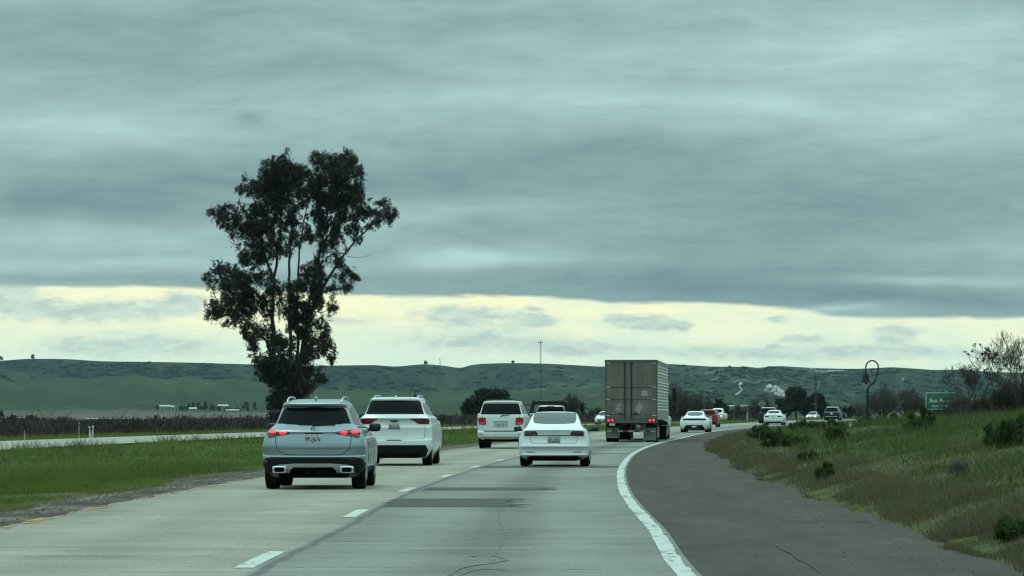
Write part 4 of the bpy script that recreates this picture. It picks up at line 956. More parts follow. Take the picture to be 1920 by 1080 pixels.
def make_hills():
    px = np.concatenate([np.linspace(-1450, -60, 140, endpoint=False), np.linspace(-60, 1980, 820), np.linspace(1990, 3500, 140)])
    ys = np.concatenate([np.linspace(2000, 4300, 110), np.linspace(4320, 5400, 90)])
    Px, Y = np.meshgrid(px, ys); X = (Px-960)/F*Y; Z, T = hill_z(Px, Y)
    n = len(px); V = np.stack([X, Y, Z], -1).reshape(-1, 3)
    i = np.arange(len(ys)-1)[:, None]*n+np.arange(n-1); Fc = np.stack([i, i+1, i+n+1, i+n], -1).reshape(-1, 4)
    nz = fbm(Px*.02, Y*.004, 71, 5); n2 = fbm(Px*.09, Y*.012, 73, 4); n3 = fbm(Px*.006, Y*.0022, 75, 4)
    green = np.array([.040, .056, .040]); dull = np.array([.038, .050, .036]); scrub = np.array([.022, .033, .036]); tan = np.array([.15, .145, .11]); bright = np.array([.047, .074, .038])  # cover colours; green greyed and lightened to paint in part of the haze
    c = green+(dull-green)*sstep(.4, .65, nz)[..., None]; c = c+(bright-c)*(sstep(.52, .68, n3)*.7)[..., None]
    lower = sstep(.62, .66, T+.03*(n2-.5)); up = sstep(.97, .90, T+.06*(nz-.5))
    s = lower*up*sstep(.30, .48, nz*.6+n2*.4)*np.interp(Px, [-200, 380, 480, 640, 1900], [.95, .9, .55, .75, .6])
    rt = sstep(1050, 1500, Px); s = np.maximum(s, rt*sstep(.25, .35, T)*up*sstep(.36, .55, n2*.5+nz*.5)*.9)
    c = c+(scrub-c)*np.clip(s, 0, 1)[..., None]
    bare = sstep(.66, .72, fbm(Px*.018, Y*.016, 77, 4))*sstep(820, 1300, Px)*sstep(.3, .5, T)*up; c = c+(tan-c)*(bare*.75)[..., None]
    # dirt tracks cut across the slope
    for (tt, w, x0, x1, a) in ((.55, .0035, 300, 520, .5), (.86, .005, 1240, 1700, .5), (.78, .006, 1320, 1520, .35), (.44, .004, 150, 420, .35), (.70, .005, 1400, 1800, .4)):
        line = np.exp(-((T-tt-.02*np.sin(Px*.02)-.02*(n3-.5))/w)**2)*sstep(x0-30, x0+30, Px)*sstep(x1+30, x1-30, Px)*(n2 > .42); c = c+(tan-c)*(line*a)[..., None]
    bt = sstep(.10, .02, T)*sstep(600, 300, Px); c = c+(np.array([.12, .095, .085])-c)*(bt*.85)[..., None]
    m, t, b = newmat('hill_cover_hazed'); at = t.node('ShaderNodeAttribute', attribute_name='Col'); tc = t.node('ShaderNodeTexCoord')
    ns = t.noise(t.scale(tc.outputs['Object'], .05, .03, .2), 1, 7, .7); f = t.m('MULTIPLY_ADD', ns, .6, .7)
    t.l.new(t.mix(1.0, at.outputs['Color'], t.xyz(f, f, f), 'MULTIPLY'), b.inputs['Base Color']); b.inputs['Roughness'].default_value = 1; b.inputs['Specular IOR Level'].default_value = 0
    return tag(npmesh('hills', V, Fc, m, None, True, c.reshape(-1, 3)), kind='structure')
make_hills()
def hpt(px, T):
    """point on the hills at photo column px and fraction T of the way to the ridge"""
    lo, hi = 2000., 5200.
    for _ in range(40):
        md = (lo+hi)/2; z, t = hill_z(np.array([float(px)]), np.array([md]))
        if t[0] < T: lo = md
        else: hi = md
    z, t = hill_z(np.array([float(px)]), np.array([lo])); return ((px-960)/F*lo, lo, float(z[0]))
def hpt_y(px, py):
    """first hill point met by the sight line through (px, py)"""
    Y = np.arange(2300, 5100, 4.); z, t = hill_z(np.full_like(Y, px), Y); h = CH-(py-HY)/F*Y
    k = np.argmax(z >= h); return ((px-960)/F*Y[k], float(Y[k]), float(z[k]))
M['scrubleaf'] = prin('scrub_leaf', (.026, .038, .034), .95, spec=.05, var=.4, vs=.02)
def scrub():
    bm = bmesh.new(); bmesh.ops.create_icosphere(bm, subdivisions=1, radius=1); bv = np.array([v.co for v in bm.verts]); bf = np.array([[v.index for v in f.verts] for f in bm.faces]); bm.free()
    V = []; Fc = []; n = 0; N = 7000
    px = rng.uniform(-250, 2100, N); T = rng.uniform(.2, .99, N)
    yr = YRIDGE+350*np.sin(px*.0061+1)+180*np.sin(px*.017); yb = YB+250*np.sin(px*.0043); Y = yb+T*(yr-yb); z, _ = hill_z(px, Y)
    nz = fbm(px*.02, Y*.004, 71, 5); n2 = fbm(px*.09, Y*.012, 73, 4)
    keep = ((T > .62) & (T < .90) & (nz*.6+n2*.4 > .42) & (rng.random(N) < np.interp(px, [0, 380, 480, 640, 900, 1900], [.9, .8, .3, .6, .35, .5]))) | ((px > 1150) & (T < .88) & (n2 > .5) & (rng.random(N) < .55)) | ((T < .62) & (n2 > .78) & (px > 700))
    for q in np.nonzero(keep)[0]:
        r = rng.uniform(.8, 2.4)*(1.4 if T[q] > .62 else 1); d = bv*np.array([r*rng.uniform(1, 2.4), r, r*rng.uniform(.5, .9)])*rng.uniform(.75, 1.2, (len(bv), 1))
        V.append(d+np.array([(px[q]-960)/F*Y[q], Y[q], z[q]+.2*r])); Fc.append(bf+n); n += len(bv)
    return tag(npmesh('scrub', np.concatenate(V), np.concatenate(Fc), M['scrubleaf'], None, True), 'dark scrub covering the upper slopes of the far hills', 'scrub', kind='stuff')
scrub()
# air
bx = MB().box((0, 3150, 60), (4960, 6820, 136)); hz = bx.build('haze', None, None, 0)
m = bpy.data.materials.new('air'); m.use_nodes = True; nt = m.node_tree; nt.nodes.remove(nt.nodes['Principled BSDF'])
v = nt.nodes.new('ShaderNodeVolumePrincipled'); v.inputs['Color'].default_value = (.66, .93, 1.0, 1); v.inputs['Density'].default_value = HAZE; v.inputs['Anisotropy'].default_value = .0
nt.links.new(v.outputs[0], nt.nodes['Material Output'].inputs['Volume']); hz.data.materials.append(m); tag(hz, 'thin bluish haze over the valley', 'haze', kind='stuff')

# ------------------------------------------------------------------ far farm buildings, masts, tanks
M['farwall'] = prin('pale_wall', (.22, .23, .225), .8); M['farroof'] = prin('metal_roof', (.30, .32, .31), .5); M['farroof2'] = prin('grey_roof', (.25, .24, .23), .7); M['farwin'] = prin('dark_opening', (.03, .03, .035), .5)
def house(p, w, d, h, rh, rz, label, roof, group='farm buildings in the valley'):
    o = thing('farm_building', p, rz, label, 'building', group)
    MB().box((0, 0, h/2), (w, d, h)).build('wall', M['farwall'], o, 0)
    e = .3; m = MB(); m.add([(-w/2-e, -d/2-e, h), (w/2+e, -d/2-e, h), (w/2+e, d/2+e, h), (-w/2-e, d/2+e, h), (-w/2-e, 0, h+rh), (w/2+e, 0, h+rh)], [(0, 1, 5, 4), (2, 3, 4, 5), (0, 4, 3), (1, 2, 5), (3, 2, 1, 0)])
    m.build('roof', roof, o, 0)
    for k in (-.28, .05, .3): MB().box((k*w, -d/2-.02, h*.45), (w*.12, .08, h*.5)).build('window' if k != .05 else 'door', M['farwin'], o, 0)
    return o
for (px, py, w, h, rz, lab, rf) in ((310, 769, 8, 3.0, .2, 'long pale farm shed left of the dark tree clump on the valley edge', 1), (322, 768.5, 4, 2.2, -.1, 'small pale farm building at the right end of the long shed', 1), (418, 768.5, 7, 3.2, .15, 'white farmhouse with a peaked roof right of the tree clump', 1), (436, 774, 9, 1.8, .0, 'low grey roofed shed below the white farmhouse', 0), (362, 770, 5, 1.5, 0, 'little shed nestled under the dark tree clump', 1)):
    p = hpt_y(px, py); house(p, w*p[1]/2500, 7, h*p[1]/2900, 1.1, rz, lab, M['farroof'] if rf else M['farroof2'])
for (px, w, Y, lab) in ((20, 5, 1750, 'white farm shed at the far left beyond the vineyard'), (40, 8, 1850, 'long white farm shed second from the left edge beyond the vineyard'), (185, 13, 1900, 'low white greenhouse roof in the middle of the ploughed field'), (225, 9, 1930, 'distant low white shed right of the greenhouse')):
    x = (px-960)/F*Y; house((x, Y, float(ground(x, Y))-.3), w, 7, 1.0 if px > 100 else 1.6, .5, .05, lab, M['farroof'])
for (px, py, w, h, lab) in ((1523, 697, 6, 3.0, 'pale tank building on the ridge, leftmost of three'), (1545, 699, 22, 1.6, 'long pale building below the ridge crest, middle of three'), (1568, 698, 18, 1.8, 'pale building below the ridge crest, rightmost of three'), (1385, 765, 13, 1.2, 'long low pale building low on the slope between bare trees and brown tree'), (1693, 716, 2, 3.0, 'small white tower on the hillside behind the brown thicket')):
    p = hpt_y(px, py); house(p, w, 6, h, .6, .1, lab, M['farroof'], 'pale buildings on the far hills')
M['mast'] = prin('mast_steel', (.05, .055, .055), .6, spec=.2)
# lattice radio mast
Y = 1500.; X = (1013.5-960)/F*Y; z0 = float(ground(X, Y)); H_ = (CH+(HY-641)/F*Y)-z0
o = thing('radio_mast', (X, Y, z0), .3, 'tall thin lattice radio mast between the pickup rack and the semi truck', 'mast')
m = MB(); r_ = .30
cs = [(r_*math.cos(k*2.094), r_*math.sin(k*2.094)) for k in range(3)]
for c_ in cs: m.tube([(c_[0], c_[1], 0), (c_[0], c_[1], H_)], .045, 4)
nb = 22
for i in range(nb):
    for k in range(3):
        a, b_ = cs[k], cs[(k+1) % 3]; m.tube([(a[0], a[1], H_*i/nb), (b_[0], b_[1], H_*(i+1)/nb)], .025, 4)
m.build('lattice', M['mast'], o, 0)
m = MB(); m.tube([(-1.0, 0, H_-.3), (1.0, 0, H_-.3)], .10, 5); m.tube([(0, 0, H_-.3), (0, 0, H_+.8)], .08, 5)
for x in (-1, 1): m.tube([(x, 0, H_-.5), (x, 0, H_+.3)], .09, 5)
m.build('antenna', M['mast'], o, 0)
p = hpt(825, .995); o = thing('mast', p, 0, 'short thin mast standing alone on the ridge skyline', 'mast'); MB().tube([(0, 0, 0), (0, 0, 9)], [.45, .3], 6).build('pole', M['mast'], o); MB().tube([(-.9, 0, 8.2), (.9, 0, 8.2)], .25, 6).build('crossarm', M['mast'], o)
# utility pole
Y = 620.; X = (1529.5-960)/F*Y; z0 = float(ground(X, Y)); ht = CH+(HY-703)/F*Y-z0
o = thing('utility_pole', (X, Y, z0), .35, 'wooden utility pole with two crossarms rising behind the big dark oak', 'utility pole')
MB().tube([(0, 0, 0), (0, 0, ht)], [.16, .11], 8).build('pole', M['mast'], o)
for dz, w in ((.35, 1.5), (.8, 1.5)):
    m = MB().box((0, -.12, ht-dz), (w, .1, .12)); a = m.build('crossarm', M['mast'], o)
    m = MB()
    for x in (-.65, -.25, .25, .65): m.lathe([(.05, 0), (.06, .08), (.03, .16)], (x*w/1.5, -.12, ht-dz+.06), 'z', 8)
    m.build('insulator', M['farwin'], a)
m = MB().tube([(.25, -.1, ht-2.6), (.75, -.1, ht-1.05)], .06, 6); m.build('brace', M['farroof'], o)
# steam rising beyond the oak
def steam(px, py, Y, blobs, label, group):
    bl = []
    for a_, b_ in zip(blobs[:-1], blobs[1:]):
        n_ = max(1, int(math.hypot(a_[0]-b_[0], a_[1]-b_[1])/(.45*min(a_[2], b_[2]))))
        bl += [tuple(p+(q-p)*i/n_ for p, q in zip(a_, b_)) for i in range(n_)]
    blobs = [(x+R.gauss(0, .12), z+R.gauss(0, .12), r*R.uniform(.7, 1.15)) for x, z, r in bl+[blobs[-1]]]
    o_ = ((px-960)/F*Y, Y, CH-(py-HY)/F*Y); bm = bmesh.new()
    for (dx, dz, r_) in blobs:
        g_ = bmesh.ops.create_icosphere(bm, subdivisions=3, radius=r_, matrix=Matrix.Translation((dx, R.uniform(-3, 3), dz)))
        for v_ in g_['verts']:
            c_ = v_.co; k_ = (math.sin(c_.x*.9+c_.z*.7)+math.sin(c_.y*1.1-c_.z*1.3+2))*.10; v_.co += (c_-Vector((dx, 0, dz))).normalized()*k_*r_
    me = bpy.data.meshes.new('steam_plume'); bm.to_mesh(me); bm.free(); me.polygons.foreach_set('use_smooth', [True]*len(me.polygons)); me.materials.append(M['steam'])
    ob = link(bpy.data.objects.new('steam_plume', me)); md = ob.modifiers.new('r', 'REMESH'); md.mode = 'VOXEL'; md.voxel_size = .25
    dg = bpy.context.evaluated_depsgraph_get(); dg.update(); m2 = bpy.data.meshes.new_from_object(ob.evaluated_get(dg)); ob.modifiers.clear(); ob.data = m2; m2.name = 'steam_plume'; m2.materials.clear(); m2.materials.append(M['steam'])
    ob.location = o_; return tag(ob, label, 'steam', group)
ms = bpy.data.materials.new('steam'); ms.use_nodes = True; ts = NT(ms.node_tree); ts.n.remove(ts.n['Principled BSDF']); M['steam'] = ms
vo = ts.node('ShaderNodeVolumePrincipled', {'Color': (.97, .98, .98, 1), 'Density': ts.m('MULTIPLY', ts.ss(ts.noise(ts.node('ShaderNodeTexCoord').outputs['Object'], .45, 4, .6), .40, .66), .7)}); ts.l.new(vo.outputs[0], ts.n['Material Output'].inputs['Volume'])
steam(1457, 735, 2500, [(-2.6, 1.0, 1.7), (-1.2, 2.8, 1.9), (.6, 2.4, 1.7), (2.2, .8, 1.9), (3.8, -.6, 2.0), (4.6, -2.4, 1.5), (.6, -.6, 1.2), (-1.8, -1.0, 1.0), (2.2, -2.2, 1.0)], 'large white puff of steam left of the big dark oak', 'white steam on the hillside')
steam(1440, 727, 2550, [(-1.4, 0, 1.0), (0, 1.4, 1.2), (1.6, 1.9, 1.4), (2.8, .8, .8), (-2.2, -1.6, .8)], 'small broken puff of steam left of the large one', 'white steam on the hillside')
steam(1390, 730, 2500, [(-1.5, 3.2, .8), (-.6, 4.4, .8), (.6, 4.6, .7), (-1.4, 1.8, .6), (-.2, .4, .8), (.6, -.6, .8), (-.8, -1.6, .8), (-2.4, -2.8, .8), (-3.4, -3.6, .7)], 'curling thin wisp of steam above the pale building', 'white steam on the hillside')
# ================================================================== vegetation
def leafmat(name, cols, rough=.6, trans=.35, tint=1.3):
    """diffuse + translucent leaf; per-leaf tone from the Col attribute"""
    m, t, b = newmat(name); at = t.node('ShaderNodeAttribute', attribute_name='Col')
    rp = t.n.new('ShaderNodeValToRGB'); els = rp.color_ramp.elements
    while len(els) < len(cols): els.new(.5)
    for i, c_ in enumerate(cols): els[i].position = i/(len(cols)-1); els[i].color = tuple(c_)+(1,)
    t.l.new(t.sep(at.outputs['Color'])[0], rp.inputs[0])
    t.l.new(rp.outputs[0], b.inputs['Base Color']); b.inputs['Roughness'].default_value = rough; b.inputs['Specular IOR Level'].default_value = .25
    tr_ = t.n.new('ShaderNodeBsdfTranslucent'); t.l.new(rp.outputs[0], tr_.inputs[0])
    mx = t.n.new('ShaderNodeMixShader'); mx.inputs[0].default_value = trans; t.l.new(b.outputs[0], mx.inputs[1]); t.l.new(tr_.outputs[0], mx.inputs[2]); t.l.new(mx.outputs[0], t.n['Material Output'].inputs['Surface'])
    return m
def quads(P_, U_, V_, col):
    """leaf quads from centre, half-axis vectors; diamond shaped"""
    n = len(P_); V = np.stack([P_-U_, P_-V_, P_+U_, P_+V_], 1).reshape(-1, 3); Fc = np.arange(4*n).reshape(-1, 4); return V, Fc, np.repeat(col, 4)
def rdir(n):
    v = rng.normal(size=(n, 3)); return v/np.linalg.norm(v, axis=1, keepdims=True)
def leafcloud(clumps, per, size, droop=.0, aspect=.35, flat=1.0, shell=.5, seed=0):
    """clumps: (n,4..6) centre xyz + radii (rx[,ry,rz]); returns mesh arrays"""
    P_, U_, W_, C_ = [], [], [], []
    for cl in clumps:
        c = np.array(cl[:3]); r = np.array(cl[3:6]) if len(cl) >= 6 else np.array([cl[3]]*3); n = int(per*(np.prod(r)**(2/3)))+6
        d = rdir(n); rad = rng.random(n)**shell; p = c+d*rad[:, None]*r*(1+.35*rng.normal(size=(n, 1))*.5)
        u = rdir(n); u[:, 2] = u[:, 2]*(1-droop)-droop; u /= np.linalg.norm(u, axis=1, keepdims=True)
        w = np.cross(u, rdir(n)); w /= np.linalg.norm(w, axis=1, keepdims=True)+1e-9
        s_ = size*rng.uniform(.6, 1.4, (n, 1)); P_.append(p); U_.append(u*s_); W_.append(w*s_*aspect)
        C_.append(np.clip(rng.normal(.5, .2, n)+rng.normal(0, .14), 0, 1))
    return quads(np.concatenate(P_), np.concatenate(U_), np.concatenate(W_), np.concatenate(C_))
M['bark'] = prin('bark', (.075, .062, .05), .9, var=.4, vs=3, bump=.4); M['gumbark'] = prin('gum_bark', (.040, .032, .026), .85, var=.5, vs=1.5, bump=.3); M['twig'] = prin('twig', (.05, .042, .036), .9, var=.3)
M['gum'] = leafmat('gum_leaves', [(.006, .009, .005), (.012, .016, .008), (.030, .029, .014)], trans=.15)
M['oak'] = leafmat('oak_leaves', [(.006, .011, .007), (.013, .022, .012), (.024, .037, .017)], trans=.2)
M['shrub'] = leafmat('shrub_leaves', [(.020, .040, .010), (.040, .072, .015), (.068, .105, .024)], trans=.3)
M['pale'] = leafmat('pale_leaves', [(.05, .075, .025), (.09, .12, .045), (.14, .16, .07)], trans=.35)
M['sage'] = leafmat('sage_leaves', [(.08, .09, .068), (.12, .13, .10), (.18, .19, .155)], trans=.2)
M['dry'] = leafmat('dry_twigs', [(.030, .024, .020), (.050, .040, .033), (.078, .062, .05)], trans=.1)
M['vine'] = leafmat('vine_canes', [(.014, .010, .008), (.030, .022, .016), (.060, .046, .034)], trans=.1)
M['grass'] = leafmat('grass_blades', [(.044, .068, .010), (.088, .122, .018), (.14, .178, .032), (.18, .165, .068)], .7, .4)
M['bankgrass'] = leafmat('bank_grass', [(.030, .046, .009), (.058, .090, .015), (.082, .104, .027), (.095, .088, .046)], .75, .35)
M['straw'] = leafmat('straw', [(.05, .055, .024), (.095, .085, .047), (.16, .14, .085)], .8, .35)

# ---- the big eucalyptus
YT = 281.0
def eucalyptus():
    base = gpt(536, YT); o = thing('eucalyptus_tree', base, 0, 'tall dark eucalyptus with several slim trunks, standing alone against the sky', 'tree')
    k = YT/F
    def L(cx, cy, dy=0.):  # crop coordinates -> local
        px, py = 350+cx/2, 260+cy/2
        return np.array([(px-960)*k-base[0], dy, CH-(py-HY)*k-base[2]])
    cl = [(345, 95, 48, 40), (390, 110, 40, 42), (330, 140, 60, 50), (300, 190, 60, 50), (240, 180, 46, 38), (215, 195, 25, 28), (370, 180, 62, 60), (410, 150, 42, 50), (505, 75, 30, 30), (545, 100, 62, 48), (600, 80, 44, 40), (625, 120, 36, 40), (570, 160, 70, 50), (510, 150, 46, 50), (640, 190, 40, 36), (600, 220, 62, 50), (530, 230, 62, 60), (660, 230, 34, 26), (480, 190, 44, 56), (440, 130, 30, 36), (450, 220, 40, 50),
          (690, 270, 44, 28), (735, 270, 36, 24), (775, 285, 28, 20), (720, 245, 26, 20), (655, 290, 36, 30), (690, 320, 30, 22), (620, 330, 44, 36), (640, 375, 28, 22), (590, 290, 44, 40), (520, 310, 50, 46), (560, 370, 38, 40), (470, 280, 34, 40),
          (100, 280, 20, 20), (130, 290, 36, 26), (165, 270, 40, 26), (150, 325, 32, 28), (195, 300, 38, 34), (210, 260, 26, 22), (240, 330, 50, 48), (275, 260, 46, 44), (260, 390, 56, 44), (300, 330, 50, 50), (230, 440, 40, 40), (285, 440, 44, 40), (350, 260, 52, 60), (390, 310, 30, 50), (330, 390, 26, 34),
          (80, 520, 22, 22), (110, 500, 36, 30), (150, 485, 42, 28), (130, 540, 44, 30), (185, 520, 46, 40), (210, 570, 48, 40), (100, 630, 32, 26), (130, 650, 46, 30), (175, 620, 52, 38), (185, 665, 44, 28), (230, 640, 44, 40), (240, 590, 48, 40), (90, 660, 22, 18), (280, 610, 40, 44), (260, 520, 38, 40), (150, 690, 24, 18),
          (225, 745, 26, 30), (245, 790, 28, 36), (270, 830, 24, 26), (270, 720, 26, 30), (220, 720, 18, 22), (450, 500, 44, 40), (420, 560, 46, 44), (470, 560, 48, 44), (510, 520, 34, 40), (525, 560, 30, 26), (550, 620, 26, 24), (555, 640, 20, 18), (600, 500, 24, 18), (635, 522, 16, 14), (600, 560, 24, 18), (580, 470, 26, 22), (500, 620, 40, 40), (440, 640, 44, 44), (400, 620, 32, 40), (480, 690, 40, 40), (520, 730, 34, 34), (540, 770, 28, 32), (500, 790, 34, 34), (540, 830, 18, 24), (520, 905, 16, 18), (430, 730, 48, 50), (390, 700, 26, 40), (360, 760, 36, 40), (320, 750, 26, 30), (450, 800, 46, 44),
          (350, 820, 44, 40), (300, 850, 38, 40), (390, 850, 52, 44), (300, 900, 34, 40), (340, 900, 50, 44), (400, 910, 56, 44), (460, 880, 40, 40), (490, 900, 24, 28), (350, 950, 48, 40), (410, 960, 46, 40), (320, 970, 28, 34), (360, 1000, 46, 34), (400, 1010, 40, 34), (345, 1035, 36, 30), (380, 1050, 40, 34), (310, 1000, 20, 24), (275, 880, 22, 30), (455, 930, 30, 28)]
    clumps = []; cen = []
    for (cx, cy, rx, ry) in cl:
        dy = R.uniform(-2.6, 2.6); c = L(cx, cy, dy); cen.append(c); rx, ry = rx*k/2*.92, ry*k/2*.92
        nsub = max(9, int(rx*ry*40))
        for _ in range(nsub):
            d = rdir(1)[0]*rng.random()**.5; s_ = rng.uniform(.22, .44)*min(1.1, max(.75, rx))
            clumps.append((*(c+d*np.array([rx, max(1.0, rx), ry])), s_, s_, s_*1.15))
    OUT = [(190, 190), (240, 140), (300, 80), (370, 50), (440, 90), (480, 50), (560, 40), (640, 60), (660, 120), (690, 210), (740, 230), (800, 270), (800, 300), (740, 320), (690, 360), (640, 420), (600, 450), (580, 480), (640, 510), (630, 550), (560, 590), (560, 640), (520, 680), (550, 760), (560, 800), (540, 860), (500, 910), (480, 930), (440, 960), (430, 1000), (400, 1060), (320, 1060), (290, 990), (280, 900), (240, 800), (200, 720), (100, 690), (70, 650), (130, 590), (70, 540), (100, 470), (200, 470), (200, 420), (150, 340), (90, 290), (140, 250), (210, 260)]
    def inside(x, y):
        c_ = False
        for (x0, y0), (x1, y1) in zip(OUT, OUT[1:]+OUT[:1]):
            if (y0 > y) != (y1 > y) and x < (x1-x0)*(y-y0)/(y1-y0)+x0: c_ = not c_
        return c_
    nf = 0
    while nf < 1180:
        x, y = R.uniform(60, 810), R.uniform(40, 1070)
        if not inside(x, y) or float(vnoise(np.array(x/38.), np.array(y/38.), 5)) < (.42 if y < 540 else .33)+(.10 if 250 < y < 520 and 320 < x < 480 else 0): continue
        nf += 1; s_ = R.uniform(.20, .42); c = L(x, y, R.uniform(-2.4, 2.4)); clumps.append((*c, s_, s_, s_*1.6))
        if nf % 6 == 0: cen.append(c)
    V, Fc, C = leafcloud(clumps, 270, .155, droop=.6, aspect=.2, shell=.75)
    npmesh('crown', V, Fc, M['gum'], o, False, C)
    tb = MB()
    def poly(pts, r0, r1, dy0=0, dy1=0, wob=.12):
        q = []
        for i in range(len(pts)-1):
            for j in range(4):
                f = (i+j/4)/(len(pts)-1); t_ = j/4; a = L(*pts[i]); b_ = L(*pts[i+1]); p = a*(1-t_)+b_*t_
                p[1] = dy0+(dy1-dy0)*f; p[0] += R.uniform(-wob, wob)*.6; p[1] += R.uniform(-wob, wob); q.append(p)
        p = L(*pts[-1]); p[1] = dy1; q.append(p)
        tb.tube(q, [r0+(r1-r0)*i/(len(q)-1) for i in range(len(q))], 7); return q
    B0 = (372, 1085)
    sk = [poly([B0, (345, 980), (325, 820), (322, 620), (328, 520), (340, 420), (355, 300), (345, 120)], .22, .04, 0, .3), poly([B0, (385, 960), (392, 800), (387, 640), (386, 500), (392, 380), (402, 250), (390, 130)], .19, .04, 0, -1.2),
          poly([B0, (410, 960), (432, 800), (455, 640), (480, 500), (505, 390), (525, 270), (560, 100)], .20, .04, .2, 1.0), poly([(405, 960), (415, 780), (410, 600), (415, 450), (430, 340), (450, 220)], .14, .03, .4, 2.0), poly([(445, 720), (480, 620), (520, 540), (580, 450), (640, 375), (700, 320), (770, 285)], .16, .03, .6, -.8),
          poly([(330, 830), (300, 760), (260, 710), (200, 690), (140, 655)], .13, .03, 0, -1.5), poly([(324, 700), (295, 620), (240, 560), (180, 520), (120, 505)], .13, .03, 0, 1.5), poly([(328, 540), (300, 460), (250, 380), (190, 310), (120, 285)], .13, .03, .2, -1.0), poly([(340, 420), (300, 330), (250, 230), (225, 190)], .09, .03, .3, 1.4), poly([(500, 400), (560, 320), (610, 220), (640, 180)], .09, .03, .9, 2.0), poly([(515, 330), (540, 210), (600, 90)], .07, .02, 1.0, -.5), poly([(480, 600), (520, 570), (600, 555), (640, 520)], .07, .02, .4, .8), poly([(600, 440), (640, 448), (680, 440), (700, 432)], .02, .008, -.2, -.4, .05), poly([(440, 800), (490, 780), (540, 800), (550, 840)], .07, .02, .2, 1)]
    allp = np.array([p for q in sk for p in q])
    for c in cen:   # limbs reach every clump
        d = np.linalg.norm(allp-c, axis=1)+np.maximum(0, allp[:, 2]-c[2])*2; a = allp[np.argmin(d)]
        if np.linalg.norm(a-c) > .6:
            mid = (a+c)/2+np.array([R.uniform(-.2, .2), R.uniform(-.2, .2), -.25]); tb.tube([a, mid, c], [.055, .035, .015], 5)
    tb.build('trunk', M['gumbark'], o)
eucalyptus()

# ---- general trees
def bushy(name, px, Y, w, h, label, cat, mat, group=None, lumps=14, size=.14, dens=150, trunk=True, base=None, dz=0, top=1.0, aspect=.4, droop=0, subs=12):
    """rounded crown of leaf clumps; w, h in photo pixels"""
    k = Y/F; b0 = gpt(px, Y) if base is None else base; o = thing(name, (b0[0], b0[1], b0[2]+dz), R.uniform(0, 6), label, cat, group); W2, H2 = w*k/2, h*k
    clumps = []; cen = []
    for i in range(lumps):
        a = R.uniform(0, 6.283); rr = math.sqrt(R.random())*(.78 if trunk else .98); zf = R.uniform(.18 if trunk else .03, .95 if trunk else .88)*(1 if trunk else R.uniform(.6, 1.15))
        prof = math.sin(math.pi*min(1, (zf*.80+.20)))**.6; c = np.array([math.cos(a)*rr*W2*prof, math.sin(a)*rr*W2*prof, zf*H2*.86]); cen.append(c); r = W2*(R.uniform(.22, .36) if trunk else R.uniform(.13, .27))
        for _ in range(subs):
            d = rdir(1)[0]*rng.random()**.4; q = r*rng.uniform(.28, .5); p = c+d*r*np.array([1, 1, min(1.0, H2/W2*.8)])
            if p[2] < .1: p[2] = abs(p[2])+.05
            clumps.append((*p, q))
    sc_ = max(size, k*1.1); V, Fc, C = leafcloud(clumps, dens*(.14/sc_)**2*3.2, sc_, droop, aspect)
    npmesh('crown' if trunk else 'foliage', V, Fc, mat, o, False, C)
    tb = MB(); r0 = max(.05, W2*.07)
    if trunk:
        tb.tube([(0, 0, -.2), (.05*W2, 0, H2*.25), (0, .04*W2, H2*.5)], [r0, r0*.8, r0*.5], 8)
        for c in cen: tb.tube([(0.03*W2, 0, H2*.28), c*.55+np.array([0, 0, H2*.1]), c], [r0*.45, r0*.3, r0*.1], 5)
    else:
        for c in cen: tb.tube([(c[0]*.1, c[1]*.1, -.05), c*.6, c], [r0*.25, r0*.15, r0*.06], 4)
    tb.build('trunk' if trunk else 'stem', M['bark'], o); return o
def twiggy(name, px, Y, w, h, label, cat, group=None, n=2600, lean=.0, thick=.02, mat='dry', clumpy=.5, dz=0):
    """bare brush: a haze of fine upright twigs on stems"""
    k = Y/F; b0 = gpt(px, Y); o = thing(name, (b0[0], b0[1], b0[2]+dz), R.uniform(0, 6), label, cat, group); W2, H2 = w*k/2, h*k; tb = MB()
    heads = []
    for i in range(26):
        a = R.uniform(0, 6.283); rr = math.sqrt(R.random()); hh = H2*(.98-.45*rr**2)*R.uniform(.75, 1.05); p = np.array([math.cos(a)*rr*W2, math.sin(a)*rr*W2, hh]); heads.append(p)
        q = p*np.array([.35, .35, .3]); tb.tube([(q[0]*.3, q[1]*.3, -.1), q, p*np.array([.75, .75, .65]), p*.97], [thick*2.4, thick*1.8, thick*1.1, thick*.4], 5)
    tb.build('stem', M['twig'], o)
    hd = np.array(heads); idx = rng.integers(0, len(hd), n); t_ = rng.uniform(.25, 1.0, n)**.7; P_ = hd[idx]*np.stack([t_**.7, t_**.7, t_], 1)+rng.normal(0, W2*.12, (n, 3))*np.array([1, 1, .8]); P_[:, 2] = np.abs(P_[:, 2])+.03
    u = rdir(n); u[:, 2] = np.abs(u[:, 2])+.5; u += P_*np.array([.4, .4, 0])/max(W2, .1); u /= np.linalg.norm(u, axis=1, keepdims=True); w_ = np.cross(u, rdir(n)); w_ /= np.linalg.norm(w_, axis=1, keepdims=True)
    ln = rng.uniform(.5, 1.3, (n, 1))*max(.22, H2*.09); V, Fc, C = quads(P_, u*ln, w_*max(thick*.5, k*.32), np.clip(rng.normal(.5, .25, n), 0, 1)); npmesh('twigs', V, Fc, M[mat], o, False, C); return o
